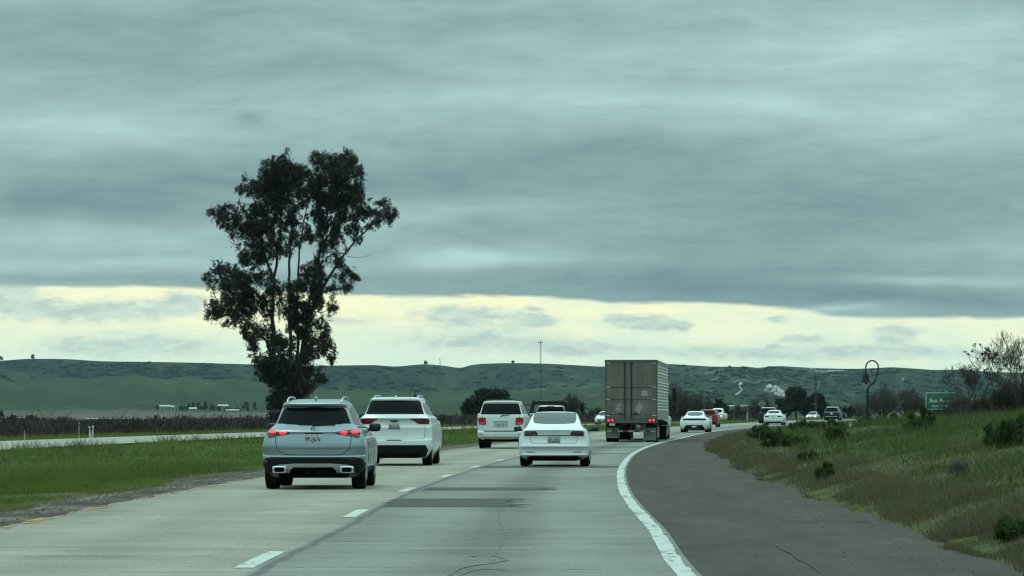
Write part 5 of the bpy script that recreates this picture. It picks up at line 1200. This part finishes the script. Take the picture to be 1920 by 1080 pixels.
def bare_tree(name, px, Y, h, label, spread=.55, seed=1, depth=6, lean=0, first=.28, leaves=0, rscale=1.0, cat='tree', group='bare trees along the right verge', n0=4):
    k = Y/F; b0 = gpt(px, Y); o = thing(name, b0, 0, label, cat, group); Q = random.Random(seed); H2 = h*k; tb = MB(); tips = []
    def grow(p, d, ln, r, lv):
        pts = [p]; q = p.copy(); dd = d.copy()
        for i in range(4):
            dd = (dd+Vector((Q.gauss(0, .12), Q.gauss(0, .12), Q.gauss(.05, .10)))).normalized(); q = q+dd*ln/4; pts.append(q.copy())
        r1 = r*.62; tb.tube(pts, [max(.0048, r+(r1-r)*i/4) for i in range(5)], 6 if r > .03 else 4, caps=False)
        if lv == 0: tips.append(q); return
        for c_ in range(Q.choice((2, 2, 3)) if lv > 1 else Q.choice((2, 3, 3))):
            ax = Vector((Q.gauss(0, 1), Q.gauss(0, 1), Q.gauss(0, .5))).normalized(); nd = (dd+ax*spread*Q.uniform(.6, 1.35)).normalized()
            if nd.z < -.15: nd.z *= -.3
            st = pts[Q.choice((2, 3, 4, 4))] if c_ else q; grow(st, nd, ln*Q.uniform(.62, .9), r1*Q.uniform(.6, .85), lv-1)
    for i in range(n0):
        a = i*6.283/n0+Q.random(); grow(Vector((0, 0, -.1)), Vector((math.cos(a)*.5+lean, math.sin(a)*.5, 1.0)).normalized(), H2*first*Q.uniform(.8, 1.1), .05*rscale, depth)
    tb.build('trunk', M['twig'], o, 60)
    if leaves:
        cl = [(*t_, .065) for t_ in sorted(tips, key=lambda q: q.x+Q.gauss(0, .7))[:min(leaves, len(tips))]]; V, Fc, C = leafcloud(cl, 1200, .045, .3, .5); npmesh('crown', V, Fc, M['oak'], o, False, C)
    return o
# beyond the far carriageway
bushy('oak_tree', 919, 470, 112, 64, 'round dark oak standing behind the boxy white SUV', 'tree', M['oak'], 'dark oaks along the highway', 30, .17, 190, subs=18)
bushy('oak_tree', 1348, 560, 42, 50, 'small dark oak behind the white oncoming pickup', 'tree', M['oak'], 'dark oaks along the highway', 14, .17, 190)
bushy('oak_tree', 1493, 660, 62, 66, 'big dark oak, left half of the pair behind the silver oncoming car', 'tree', M['oak'], 'dark oaks along the highway', 24, .17, 190, subs=18)
bushy('oak_tree', 1530, 640, 58, 54, 'big dark oak, right half of the pair, under the utility pole', 'tree', M['oak'], 'dark oaks along the highway', 20, .17, 190, subs=18)
bushy('oak_tree', 1466, 640, 46, 42, 'low dark oak at the left end of the oak pair', 'tree', M['oak'], 'dark oaks along the highway', 14, .17, 190)
bushy('oak_tree', 1590, 600, 34, 30, 'small dark round bush in front of the long brown thicket', 'tree', M['oak'], 'dark oaks along the highway', 10, .17, 190)
for i, (px, Y, w, h, lab) in enumerate(((1275, 520, 56, 76, 'bare brown thicket beside the semi trailer, tallest one'), (1312, 530, 54, 62, 'bare brown thicket behind the white sports sedan'), (1254, 500, 44, 58, 'bare brown thicket partly behind the semi trailer edge'), (1425, 560, 56, 48, 'greyish bare tree behind the diamond warning sign'), (1385, 600, 50, 30, 'low brown brush right of the small dark oak'), (1072, 520, 40, 58, 'pale bare tree left of the palm'), (1050, 540, 32, 44, 'pale bare bush right behind the ladder rack'), (1118, 560, 40, 24, 'low grey brush behind the white oncoming car'), (1158, 560, 40, 30, 'low grey brush hidden behind the semi trailer'), (1655, 520, 70, 66, 'dark brown thicket left of the green exit sign'), (1700, 540, 66, 62, 'dark brown thicket right behind the green exit sign post'), (1612, 600, 70, 34, 'long low brown thicket behind the bell post'), (1560, 640, 60, 30, 'long low brown thicket right of the oak pair'), (1760, 560, 80, 46, 'brown thicket under the green exit sign'))):
    twiggy('bare_thicket', px, Y, w, h, lab, 'bush', 'bare brown thickets along the highway', 3000, thick=.035)
# palm
def palm(px, Y, h, label):
    k = Y/F; b0 = gpt(px, Y); o = thing('palm_tree', b0, 0, label, 'tree'); H2 = h*k
    MB().tube([(0, 0, 0), (.05, 0, H2*.35), (0, 0, H2*.62)], [.22, .18, .16], 8).build('trunk', M['bark'], o); P_, U_, W_ = [], [], []
    for i in range(46):
        a = R.uniform(0, 6.283); el = R.uniform(-.7, 1.35); ln = H2*R.uniform(.30, .42); d = np.array([math.cos(a)*math.cos(el), math.sin(a)*math.cos(el), math.sin(el)])
        for j in range(26):
            t_ = j/25; p = np.array([0, 0, H2*.62])+d*ln*t_-np.array([0, 0, .35*ln*t_*t_])
            for sd in (-1, 1):
                s_ = np.cross(d, [0, 0, 1]); s_ = s_/(np.linalg.norm(s_)+1e-6)*sd; u = (s_+d*.7+np.array([0, 0, -.3])); P_.append(p+u*.12*ln*(1-t_*.5)); U_.append(u*.14*ln*(1-t_*.5)); W_.append(np.cross(u, [0, 0, 1])*.03)
    V, Fc, C = quads(np.array(P_), np.array(U_), np.array(W_), rng.random(len(P_))*.7); npmesh('crown', V, Fc, M['oak'], o, False, C)
palm(1091, 470, 46, 'shaggy palm between the fastback sedan and the semi trailer')
# right-hand bank: bare trees and brush
bare_tree('bare_tree', 1832, 150, 152, 'bare tree right of the green exit sign, its branches spreading over it', .66, 5, 7, -.10, .25, 0, 1.35, n0=4)
bare_tree('bare_tree', 1905, 140, 185, 'tallest bare tree at the right edge with a few leaves left', .52, 9, 7, -.05, .265, 34, 1.5, n0=5)
bare_tree('bare_tree', 1795, 158, 75, 'low bare shrubby tree directly right of the exit sign', .8, 12, 6, -.2, .27, 0, 1.0)
for (px, Y, w, h, lab) in ((1895, 128, 80, 72, 'dense brown brush under the tallest bare tree'), (1855, 135, 60, 44, 'dense brown brush below the spreading bare tree'), (1802, 150, 70, 36, 'low brown brush in front of the exit sign foot'), (1940, 120, 70, 80, 'dense brown brush at the right picture edge')):
    twiggy('brown_brush', px, Y, w, h, lab, 'bush', 'brown brush along the right bank', 5200, thick=.011)
# green shrubs on the bank
for (px, by, w, h, lab, mt) in ((1428, 826, 46, 30, 'dark green shrub nearest the road edge, in front of the white sedan', 'shrub'), (1458, 838, 60, 42, 'tallest dark green shrub of the row in front of the white sedan', 'shrub'), (1487, 838, 52, 22, 'low bright green shrub in front of the tallest shrub', 'shrub'), (1500, 807, 44, 22, 'flat dark shrub at the middle of the row', 'shrub'), (1550, 808, 64, 21, 'flat dark shrub at the right end of the row', 'shrub'), (1570, 829, 44, 27, 'small dark shrub alone right of the shrub row', 'shrub'), (1726, 807, 58, 44, 'dark green shrub below the green exit sign', 'shrub'), (1875, 842, 66, 62, 'large dark green shrub on the bank near the right edge', 'shrub'), (1908, 836, 60, 64, 'large dark green shrub at the right picture edge', 'shrub'), (1515, 866, 32, 22, 'small green shrub low on the bank', 'shrub'), (1547, 903, 28, 34, 'thin upright green shrub near the dry grass', 'shrub'), (1797, 894, 38, 24, 'pale grey sage bush on the bank', 'sage'), (1905, 1012, 80, 34, 'low green weeds by the shoulder at the lower right', 'shrub')):
    bushy('shrub', px, bank(px, by), w*1.15, h*1.12, lab, 'shrub', M[mt], 'green shrubs on the right bank', 24, .07, 300, False, subs=12, aspect=.13, droop=-.75)
for (px, Y, w, h, lab) in ((1640, 185, 50, 34, 'pale leafy shrub left of the bell post foot'), (1683, 190, 46, 50, 'pale leafy sapling between the bell post and the exit sign'), (1702, 186, 34, 42, 'pale leafy sapling just left of the exit sign'), (1622, 195, 40, 26, 'low pale shrub at the left end of the pale shrubs'), (1665, 182, 36, 26, 'low pale shrub between the pale saplings')):
    bushy('shrub', px, Y, w, h, lab, 'shrub', M['pale'], 'pale leafy shrubs on the right bank', 10, .08, 120, False, subs=8)
# skyline trees and farm trees
for (px, s_, lab) in ((63, 5.0, 'tiny round tree on the left ridge skyline'), (2, 5.5, 'tiny tree on the ridge at the left picture edge'), (797, 3.6, 'tiny tree pair on the middle ridge skyline'), (962, 3, 'tiny bush on the ridge above the boxy SUV')):
    p = hpt(px, .985); bushy('tree', px, p[1], s_*2.4, s_*1.9, lab, 'tree', M['oak'], 'lone trees on the ridge', 8, 1.0, 20, base=p)
for i, (px, py, w, h) in enumerate(((295, 768, 8, 8), (340, 769, 14, 8), (352, 768.5, 12, 12), (362, 768, 10, 14), (372, 768, 12, 15), (384, 769, 18, 17), (398, 769, 16, 10), (410, 770, 10, 8), (426, 772, 18, 8), (462, 771, 22, 17), (478, 771, 7, 20), (446, 773, 14, 8))):
    p = hpt_y(px, py); bushy('tree', px, p[1], w, h, ['small dark farm tree in the clump beside the pale shed', 'rounded tree of the farm clump', 'taller farm tree'][0] if i == 0 else 'dark tree in the farm clump on the valley edge', 'tree', M['oak'], 'trees of the farm clump', 8, .9, 16, base=p)
for i, (px, Y, w, h, lab) in enumerate(((2, 1100, 12, 26, 'dark cypress at the left picture edge beyond the vineyard'), (24, 1060, 30, 14, 'dark hedge tree before the white sheds'), (57, 1060, 12, 18, 'dark small tree right of the white sheds'), (292, 1500, 9, 16, 'lone dark tree in the ploughed field, left of two'), (307, 1500, 8, 13, 'lone dark tree in the ploughed field, right of two'))):
    bushy('tree', px, Y, w, h, lab, 'tree', M['oak'], 'field trees beyond the vineyard', 9, .5, 22)
# ---- the vineyard strip: dry canes, one mass
def vineyard():
    P_, U_, W_, C_ = [], [], [], []; n = 90000
    Y = 1/rng.uniform(1/620, 1/150, n); u = -rng.uniform(34, 47, n); row = np.round(u/2.4)*2.4+rng.normal(0, .22, n); X = E(Y)+np.where(rng.random(n) < .75, row, u)
    g_ = ground(X, Y); hn = .12+1.15*fbm(X*.35, Y*.12, 81, 4); hmax = np.where(rng.random(n) < .012, hn*1.8, hn*1.05)
    z = g_+rng.random(n)**.8*hmax
    P_ = np.stack([X, Y, z], 1); d = rdir(n); d[:, 2] = np.abs(d[:, 2])*1.3+.2; ln = rng.uniform(.10, .30, (n, 1))*(Y[:, None]/220)**.4; w_ = np.cross(d, rdir(n)); w_ /= np.linalg.norm(w_, axis=1, keepdims=True)+1e-9
    V, Fc, C = quads(P_, d*ln, w_*(Y[:, None]*1.0e-4), np.clip(fbm(X*.3, Y*.1, 83, 3)*.9+rng.normal(0, .18, n), 0, 1)); return tag(npmesh('vineyard', V, Fc, M['vine'], None, False, C), 'strip of dry brown vines beyond the far carriageway', 'vineyard', kind='stuff')
vineyard()
# ---- grass
def grass(name, n, yr, ulo, uhi, label, hfun, mix, mat):
    Y = 1/rng.uniform(1/yr[1], 1/yr[0], n); lo = np.maximum(ulo(Y), -.155*Y-2-E(Y)); hi = np.minimum(uhi(Y), .165*Y+5-E(Y)); ok = hi > lo; Y, lo, hi = Y[ok], lo[ok], hi[ok]; n = len(Y)
    u = lo+(hi-lo)*rng.random(n); X = E(Y)+u; Y = Y+rng.normal(0, .3, n); g_ = ground(X, Y); cl = fbm(X*1.1, Y*.5, 91, 4); cl2 = fbm(X*.22, Y*.05, 93, 4)
    h = .8*hfun(u, Y)*(.22+1.7*sstep(.35, .75, cl))*rng.uniform(.5, 1.3, n); w = np.maximum(.006, Y*1.05e-4)*rng.uniform(.7, 1.4, n); a = rng.uniform(0, 6.283, n); ll = h*rng.uniform(.3, 1.3, n); b_ = rng.uniform(0, 6.283, n)
    B = np.stack([X, Y, g_-.02], 1); s_ = np.stack([np.cos(a)*w, np.sin(a)*w, 0*w], 1); tip = B+np.stack([np.cos(b_)*ll, np.sin(b_)*ll, h+.02], 1)
    V = np.stack([B-s_, B+s_, tip], 1).reshape(-1, 3); c = np.clip(mix(u, Y, cl, cl2)+rng.normal(0, .10, n), 0, 1)
    return tag(npmesh(name, V, np.arange(3*n).reshape(-1, 3), mat, None, False, np.repeat(c, 3)), label, 'grass', kind='stuff')
grass('grass', 150000, (38, 420), lambda y: y*0-22.4, lambda y: -8.6+.8*(fbm(y*.4, y*0, 95)-.5), 'green grass on the median between the carriageways', lambda u, Y: np.interp(u, [-22.6, -20, -11, -8.5], [.28, .17, .15, .06])*np.interp(Y, [40, 120, 300], [.8, 1, 1.6]), lambda u, Y, a, b: .10+.80*(b-.18)+.45*(a-.5)+.25*sstep(-9.5, -8.2, u), M['grass'])
grass('grass', 26000, (110, 560), lambda y: y*0-36, lambda y: y*0-31.2, 'strip of grass along the far side of the far carriageway', lambda u, Y: .16+0*u, lambda u, Y, a, b: .30+.5*b, M['grass'])
grass('grass', 190000, (27, 330), lambda y: sh_edge(y)+.05, lambda y: y*0+40, 'green grass covering the right bank', lambda u, Y: np.interp(u, [2.5, 3.4, 5, 9], [.05, .10, .17, .20])*np.interp(Y, [30, 80, 200], [.75, 1, 1.5]), lambda u, Y, a, b: .16+.85*(b-.20)+.5*(a-.5)+.08*sstep(5.2, 3.0, u+2*(a-.5)), M['bankgrass'])
grass('dry_grass', 45000, (27, 260), lambda y: sh_edge(y)-.05, lambda y: sh_edge(y)+.2+1.8*fbm(y*.12, y*0, 97), 'dry straw coloured grass along the right shoulder', lambda u, Y: np.interp(u, [2.5, 3.2, 4.5, 7], [.06, .14, .18, .12])*np.interp(Y, [30, 80, 200], [.8, 1.1, 1.7]), lambda u, Y, a, b: .25+.6*a, M['straw'])
grass('grass', 40000, (420, 760), lambda y: y*0-22.4, lambda y: y*0+30, 'green grass beside the road on the far bend', lambda u, Y: np.where((u > -8.5) & (u < 2), .0, .35), lambda u, Y, a, b: .25+.5*b, M['grass'])
grass('dry_stems', 5200, (30, 220), lambda y: sh_edge(y)+.3, lambda y: y*0+22, 'tall thin dry stems standing above the grass of the right bank', lambda u, Y: .42+0*u, lambda u, Y, a, b: .5+.5*a, M['straw'])
grass('dry_stems', 1800, (60, 300), lambda y: y*0-22, lambda y: y*0-10, 'scattered tall dry stems in the median grass', lambda u, Y: .34+0*u, lambda u, Y, a, b: .4+.5*a, M['straw'])
def weeds(name, n, yr, ur, label, mat, hr):
    cl = []
    for i in range(n):
        y = 1/R.uniform(1/yr[1], 1/yr[0]); u = R.uniform(*ur); x = float(E(y))+u; z = float(ground(x, y)); h = R.uniform(*hr)*(1+y/300); cl.append((x, y, z+h*.45, h*.6, h*.6, h*.55))
    V, Fc, C = leafcloud(cl, 1500, .042, -.5, .16); return tag(npmesh(name, V, Fc, mat, None, False, C), label, 'weeds', kind='stuff')
weeds('weeds', 130, (60, 330), (-23.2, -17), 'dark weeds along the far edge of the median', M['shrub'], (.12, .34))
weeds('weeds', 60, (45, 150), (-17, -9), 'low broadleaf weeds in the median grass', M['shrub'], (.06, .16))
weeds('weeds', 230, (36, 200), (3.6, 14), 'low dark weeds in the grass of the right bank', M['shrub'], (.08, .22))
# ================================================================== roadside furniture
M['signgreen'] = prin('sign_green', (.005, .12, .065), .45, var=.15); M['signwhite'] = prin('sign_white', (.55, .60, .57), .5); M['galv'] = prin('galvanised_steel', (.22, .23, .22), .5, metal=.4); M['bell'] = prin('dark_iron', (.010, .010, .010), .6, spec=.2, var=.3); M['postwhite'] = prin('post_white', (.52, .54, .50), .6); M['signback'] = prin('sign_back', (.20, .21, .20), .55, var=.25)
# exit sign
Y = 200.; k = Y/F; X = (1764-960)*k; z0 = float(ground(X, Y)); zb, zt = CH-(768-HY)*k, CH-(735.5-HY)*k
o = thing('road_sign', (X, Y, z0), -.09, 'green exit sign reading San Ardo behind the bare trees', 'sign'); W = 57*k
MB().box((0, 0, (zb+zt)/2-z0), (W, .04, zt-zb), bev=.01).build('sign_panel', M['signgreen'], o)
MB().box((W*.21, 0, zt-z0+.075), (W*.40, .04, .15), bev=.005).build('exit_tab', M['signgreen'], o)
b_ = MB(); zc = (zb+zt)/2-z0; hh = (zt-zb)/2-.03; ww = W/2-.03
for (cx, cz, sx_, sz) in ((-ww, zc, .03, 2*hh), (ww, zc, .03, 2*hh), (0, zc+hh, 2*ww, .03), (0, zc-hh, 2*ww, .03)): b_.box((cx, -.024, cz), (sx_, .008, sz))
b_.build('border', M['signwhite'], o, 0)
lettering('place_name', 'San Ardo', .30, M['signwhite'], o, (-.01, -.024, zc+.02), width=W*.74, bold=.006)
lettering('exit_legend', 'EXIT', .13, M['signwhite'], o, (W*.21, -.024, zt-z0+.075), bold=.003)
lettering('exit_arrow', 'NEXT RIGHT', .15, M['signwhite'], o, (0, -.024, zc-.30), width=W*.6, bold=.003)
for x in (-W*.3, W*.3): MB().tube([(x, .06, -.3), (x, .06, zt-z0-.1)], .06, 8).build('post', M['galv'], o)
# diamond warning sign seen from behind
Y = 455.; k = Y/F; X = (1428.5-960)*k; z0 = float(ground(X, Y)); zc = CH-(757-HY)*k-z0; s_ = 8.4*k
o = thing('warning_sign', (X, Y, z0), -.1, 'diamond warning sign seen from its grey back, above the dark SUV', 'sign')
m = MB(); m.add([(0, 0, zc-s_), (s_, 0, zc), (0, 0, zc+s_), (-s_, 0, zc), (0, .02, zc-s_), (s_, .02, zc), (0, .02, zc+s_), (-s_, .02, zc)], [(0, 1, 2, 3), (7, 6, 5, 4), (0, 4, 5, 1), (1, 5, 6, 2), (2, 6, 7, 3), (3, 7, 4, 0)]); m.build('sign_panel', M['signback'], o, 0)
MB().box((0, -.06, (zc+s_*.7)/2), (.10, .09, zc+s_*.7)).build('post', M['bark'], o, 0)
# mission bells on crooks
def bell(px, Y, top, label, flip=1, r=.03):
    k = Y/F; X, _, z0 = gpt(px, Y); H_ = CH-(top-HY)*k-z0; o = thing('bell_post', (X, Y, z0), 0, label, 'bell post', 'iron bells on shepherd crooks'); f = flip
    P_ = [(0, 0, -.2), (0, 0, H_*.38), (0, 0, H_*.555), (f*.05, 0, H_*.60), (f*.33, 0, H_*.685), (f*.43, 0, H_*.77), (f*.52, 0, H_*.89)]
    rr = .30
    for i in range(13):
        a = math.pi*i/12; P_.append((f*(.22+rr*math.cos(a)), 0, H_-rr+.05*math.sin(a)+rr*.95*math.sin(a)))
    P_.append((f*-.08, 0, H_-rr-.25)); P_ = [Vector(p) for p in P_]
    MB().tube(P_, [r*1.5]*3+[r*1.1]*(len(P_)-3), 8).build('crook', M['bell'], o)
    zb = H_-rr-.25
    MB().lathe([(.02, .06), (.05, .02), (.10, -.02), (.135, -.10), (.15, -.24), (.19, -.36), (.235, -.42), (.235, -.445), (.19, -.44)], (f*-.08, 0, zb), 'z', 24).build('bell', M['bell'], o)
    MB().lathe([(.03, -.40), (.05, -.47), (.02, -.52)], (f*-.08, 0, zb), 'z', 12).build('clapper', M['bell'], o)
    return o
bell(1626.5, 168, 677.5, 'tall iron bell on a curved crook left of the exit sign', 1)
bell(777, 400, 730.5, 'small distant bell on a crook peeking above the white crossover roof', -1)
# marker posts
def post(px, Y, y0, y1, wpx, label, cap=True, lean=0):
    k = Y/F; X, _, z0 = gpt(px, Y); zt = CH-(y0-HY)*k-z0; w = wpx*k; o = thing('marker_post', (X, Y, z0), 0, label, 'post', 'white roadside marker posts'); o.rotation_euler[1] = lean
    MB().box((0, 0, zt/2-.1), (w, .03, zt+.2), bev=.006).build('paddle', M['postwhite'], o); MB().box((0, -.02, zt*.82), (w*.8, .012, zt*.14)).build('reflector', M['darksteel'] if cap else M['signback'], o, 0)
post(1594, 150, 792, 809, 5, 'white marker post with a dark reflector among the shrubs', True, .05)
post(169, 160, 799, 817, 2.6, 'white marker post before the vineyard, left of a pair', False, -.04); post(173, 160, 798, 817, 2.6, 'white marker post before the vineyard, right of a pair', False, .04)
post(1401, 440, 773, 784, 1.8, 'thin white marker post left of the dark SUV on the bend', False)
post(148, 165, 791, 816, .8, 'thin grey stake left of the white post pair', False); post(46, 158, 808, 824, .8, 'short thin stake before the vineyard at the left', False)

# ================================================================== sky and light
SUN_EL, SUN_AZ = math.radians(60), math.radians(-18)      # azimuth from +Y clockwise
w = bpy.data.worlds.new('World'); SC.world = w; w.use_nodes = True; t = NT(w.node_tree); bg = t.n['Background']
tc = t.node('ShaderNodeTexCoord'); d = tc.outputs['Generated']; sx_, sy_, sz_ = t.sep(d)
sky = t.node('ShaderNodeTexSky'); sky.sky_type = 'NISHITA'; sky.sun_disc = False; sky.sun_elevation = SUN_EL; sky.sun_rotation = SUN_AZ; sky.air_density = 1.5; sky.dust_density = 3; sky.ozone_density = 1.5
az = t.m('MULTIPLY', t.m('ARCTAN2', sx_, sy_), 180/math.pi); el = t.m('MULTIPLY', t.m('ARCSINE', sz_), 180/math.pi)
D = lambda p: math.degrees(math.atan((p-960)/F)); DE = lambda p: math.degrees(math.atan((HY-p)/F)); DP = math.degrees(1/F)
v = t.xyz(az, el, sz_)
warp = t.noise(t.scale(v, .22, .8), 1, 3, .5, out=1); wv = t.node('ShaderNodeVectorMath', {0: warp, 1: (.5, .5, .5)}, operation='SUBTRACT').outputs[0]
va = t.node('ShaderNodeVectorMath', {0: v, 1: t.scale(wv, 2.4, .65, 0)}, operation='ADD').outputs[0]
s1 = t.noise(t.scale(va, .16, 1.15), 1, 5, .5); s2 = t.noise(t.scale(va, .60, 2.9), 1, 7, .6); s3 = t.noise(t.scale(va, 1.5, 6.5), 1, 6, .6)
def blob(px, py, rx, ry, amp, e_=el, a_=az):
    a = t.m('MULTIPLY', t.m('SUBTRACT', a_, D(px)), 1/(rx*DP)); b = t.m('MULTIPLY', t.m('SUBTRACT', e_, DE(py)), 1/(ry*DP))
    q = t.m('ADD', t.m('MULTIPLY', a, a), t.m('MULTIPLY', b, b)); return t.m('MULTIPLY', t.m('EXPONENT', t.m('MULTIPLY', q, -1.0)), amp)
def total(L_, e_=el, a_=az):
    s_ = None
    for b in L_:
        q = blob(*b, e_, a_); s_ = q if s_ is None else t.m('ADD', s_, q)
    return s_
sv = t.sep(va); aw, ew = sv[0], sv[1]
deck = [(150, 385, 330, 38, -.26), (620, 335, 420, 40, -.22), (1050, 290, 330, 30, -.20), (1650, 350, 420, 70, -.22), (1250, 430, 500, 35, -.16), (1300, 520, 520, 45, -.26), (1750, 560, 420, 24, -.26), (500, 125, 420, 40, -.10), (280, 60, 420, 50, -.12), (250, 525, 420, 16, -.14), (1000, 40, 500, 30, -.05),
        (900, 190, 520, 26, .18), (150, 240, 240, 36, .20), (900, 487, 170, 16, .36), (1750, 95, 380, 70, .18), (1300, 215, 420, 40, .10), (250, 440, 380, 30, .12), (250, 495, 380, 16, .12), (1720, 525, 240, 12, .24), (1620, 300, 280, 26, .08), (1520, 583, 90, 9, .28), (470, 216, 28, 10, -.16), (1850, 230, 260, 80, .12), (1120, 420, 300, 20, .08), (700, 420, 220, 20, .08), (1300, 90, 600, 40, .06)]
dk = t.m('ADD', t.m('ADD', .60, total(deck, ew, aw)), t.m('ADD', t.m('MULTIPLY', t.m('SUBTRACT', s1, .5), .38), t.m('ADD', t.m('MULTIPLY', t.m('SUBTRACT', s2, .5), .34), t.m('MULTIPLY', t.m('SUBTRACT', s3, .5), .17))))
rp = t.n.new('ShaderNodeValToRGB'); t.l.new(dk, rp.inputs[0]); e = rp.color_ramp.elements
e[0].position = 0; e[0].color = (.105, .185, .20, 1); e[1].position = 1; e[1].color = (.48, .70, .66, 1)
for p_, c_ in ((.25, (.145, .240, .265, 1)), (.5, (.232, .352, .352, 1)), (.75, (.335, .51, .495, 1))): q = e.new(p_); q.color = c_
# clear strip under the deck
gy = t.ss(el, DE(690), DE(560)); gcol = t.mix(gy, (.68, .86, .70, 1), (.93, .95, .62, 1))
gn = t.noise(t.scale(va, .7, 3.0), 1, 5, .6); gcol = t.mix(t.m('MULTIPLY', t.ss(gn, .42, .62), .45), gcol, (.62, .82, .70, 1)); gcol = t.mix(t.m('MULTIPLY', t.ss(gn, .5, .3), .5), gcol, (.92, .92, .62, 1))
cum = [(190, 585, 130, 20, 1), (345, 568, 55, 20, 1), (40, 575, 70, 26, .8), (250, 650, 190, 24, .9), (870, 592, 95, 20, 1), (1005, 602, 40, 13, 1), (900, 640, 170, 22, .8), (1225, 607, 58, 14, 1.1), (1160, 601, 34, 12, .9), (1282, 611, 16, 8, .9), (1505, 634, 40, 8, 1), (1680, 627, 48, 19, 1), (1457, 600, 22, 7, 1.1), (1420, 662, 220, 16, .8), (1090, 655, 110, 14, .7), (1720, 662, 200, 14, .6), (18, 549, 36, 8, 1.6), (1000, 578, 16, 6, .8), (640, 600, 80, 14, .5)]
va2 = t.node('ShaderNodeVectorMath', {0: v, 1: t.scale(t.node('ShaderNodeVectorMath', {0: t.noise(t.scale(v, 3.2, 6.5), 1, 7, .65, out=1), 1: (.5, .5, .5)}, operation='SUBTRACT').outputs[0], .55, .22, 0)}, operation='ADD').outputs[0]; sw = t.sep(va2)
ca = t.m('MULTIPLY', total(cum, sw[1], sw[0]), t.m('MULTIPLY_ADD', t.noise(t.scale(v, 3.4, 8.0), 1, 8, .62), 2.2, -.15))
ccol = t.mix(t.ss(s3, .3, .7), (.40, .55, .51, 1), (.60, .76, .67, 1)); gcol = t.mix(t.m('MULTIPLY', t.ss(ca, .10, .80), .95), gcol, ccol)
# nishita sky seen through the thin strip
gcol = t.mix(.10, gcol, t.mix(1.0, sky.outputs[0], (.1, .1, .1, 1), 'MULTIPLY'))
line = t.n.new('ShaderNodeFloatCurve'); mpv = t.node('ShaderNodeMapRange', {'Value': az, 'From Min': D(-100), 'From Max': D(2020)}); cv = line.mapping.curves[0]
pts = [(-100, 538), (0, 540), (330, 543), (620, 553), (740, 557), (960, 557), (1090, 562), (1160, 569), (1300, 570), (1400, 573), (1500, 583), (1620, 596), (1920, 599), (2020, 598)]
for i, (a, b) in enumerate(pts):
    xx, y2 = (a+100)/2120, (b-520)/100
    if i == 0: cv.points[0].location = (xx, y2)
    elif i == len(pts)-1: cv.points[-1].location = (xx, y2)
    else: cv.points.new(xx, y2)
line.mapping.update(); t.l.new(mpv.outputs[0], line.inputs['Value'])
lim = t.m('MULTIPLY_ADD', line.outputs[0], -100*DP, DE(520))
ed = t.m('SUBTRACT', t.m('ADD', el, t.m('ADD', t.m('MULTIPLY', t.m('SUBTRACT', s3, .5), .12), t.m('MULTIPLY', t.m('SUBTRACT', s2, .5), .10))), lim); cov = t.ss(ed, -.035, .06)
cov = t.m('MAXIMUM', cov, t.ss(t.m('ABSOLUTE', az), 55, 80))
col = t.mix(cov, gcol, rp.outputs[0])
# brighter overhead and behind, as under real overcast
up = t.m('MULTIPLY_ADD', t.ss(el, 7, 45), UPGAIN, 1); back = t.m('MULTIPLY_ADD', t.ss(sy_, .5, -.7), BACKGAIN, 1)
g_ = t.m('MULTIPLY', up, back); col = t.mix(1.0, col, t.xyz(g_, g_, g_), 'MULTIPLY')
col = t.mix(1.0, col, (10, 10, 10, 1), 'MULTIPLY'); t.l.new(col, bg.inputs['Color']); bg.inputs['Strength'].default_value = .1
li = bpy.data.lights.new('sun', 'SUN'); li.energy = .55; li.angle = math.radians(25); li.color = (1, .97, .90); so = bpy.data.objects.new('sun', li); COL.objects.link(so)
sd = Vector((math.sin(SUN_AZ)*math.cos(SUN_EL), math.cos(SUN_AZ)*math.cos(SUN_EL), math.sin(SUN_EL))); so.rotation_euler = (-sd).to_track_quat('-Z', 'Y').to_euler(); so.location = sd*50
cd = bpy.data.cameras.new('camera'); cam = bpy.data.objects.new('camera', cd); COL.objects.link(cam); SC.camera = cam
cam.location = (0, 0, CH); cam.rotation_euler = (math.pi/2, 0, 0); cd.sensor_width = 36; cd.lens = 36*F/1920; cd.shift_y = (HY-540)/1920; cd.clip_start = .5; cd.clip_end = 30000
vs = SC.view_settings; SC.display_settings.display_device = 'sRGB'; vs.view_transform = 'Standard'; vs.look = 'None'; vs.exposure = .2; vs.gamma = 1
cy = SC.cycles; cy.max_bounces = 6; cy.diffuse_bounces = 3; cy.glossy_bounces = 3; cy.transparent_max_bounces = 12; cy.volume_bounces = 1; cy.use_denoising = True; cy.filter_width = 1.2
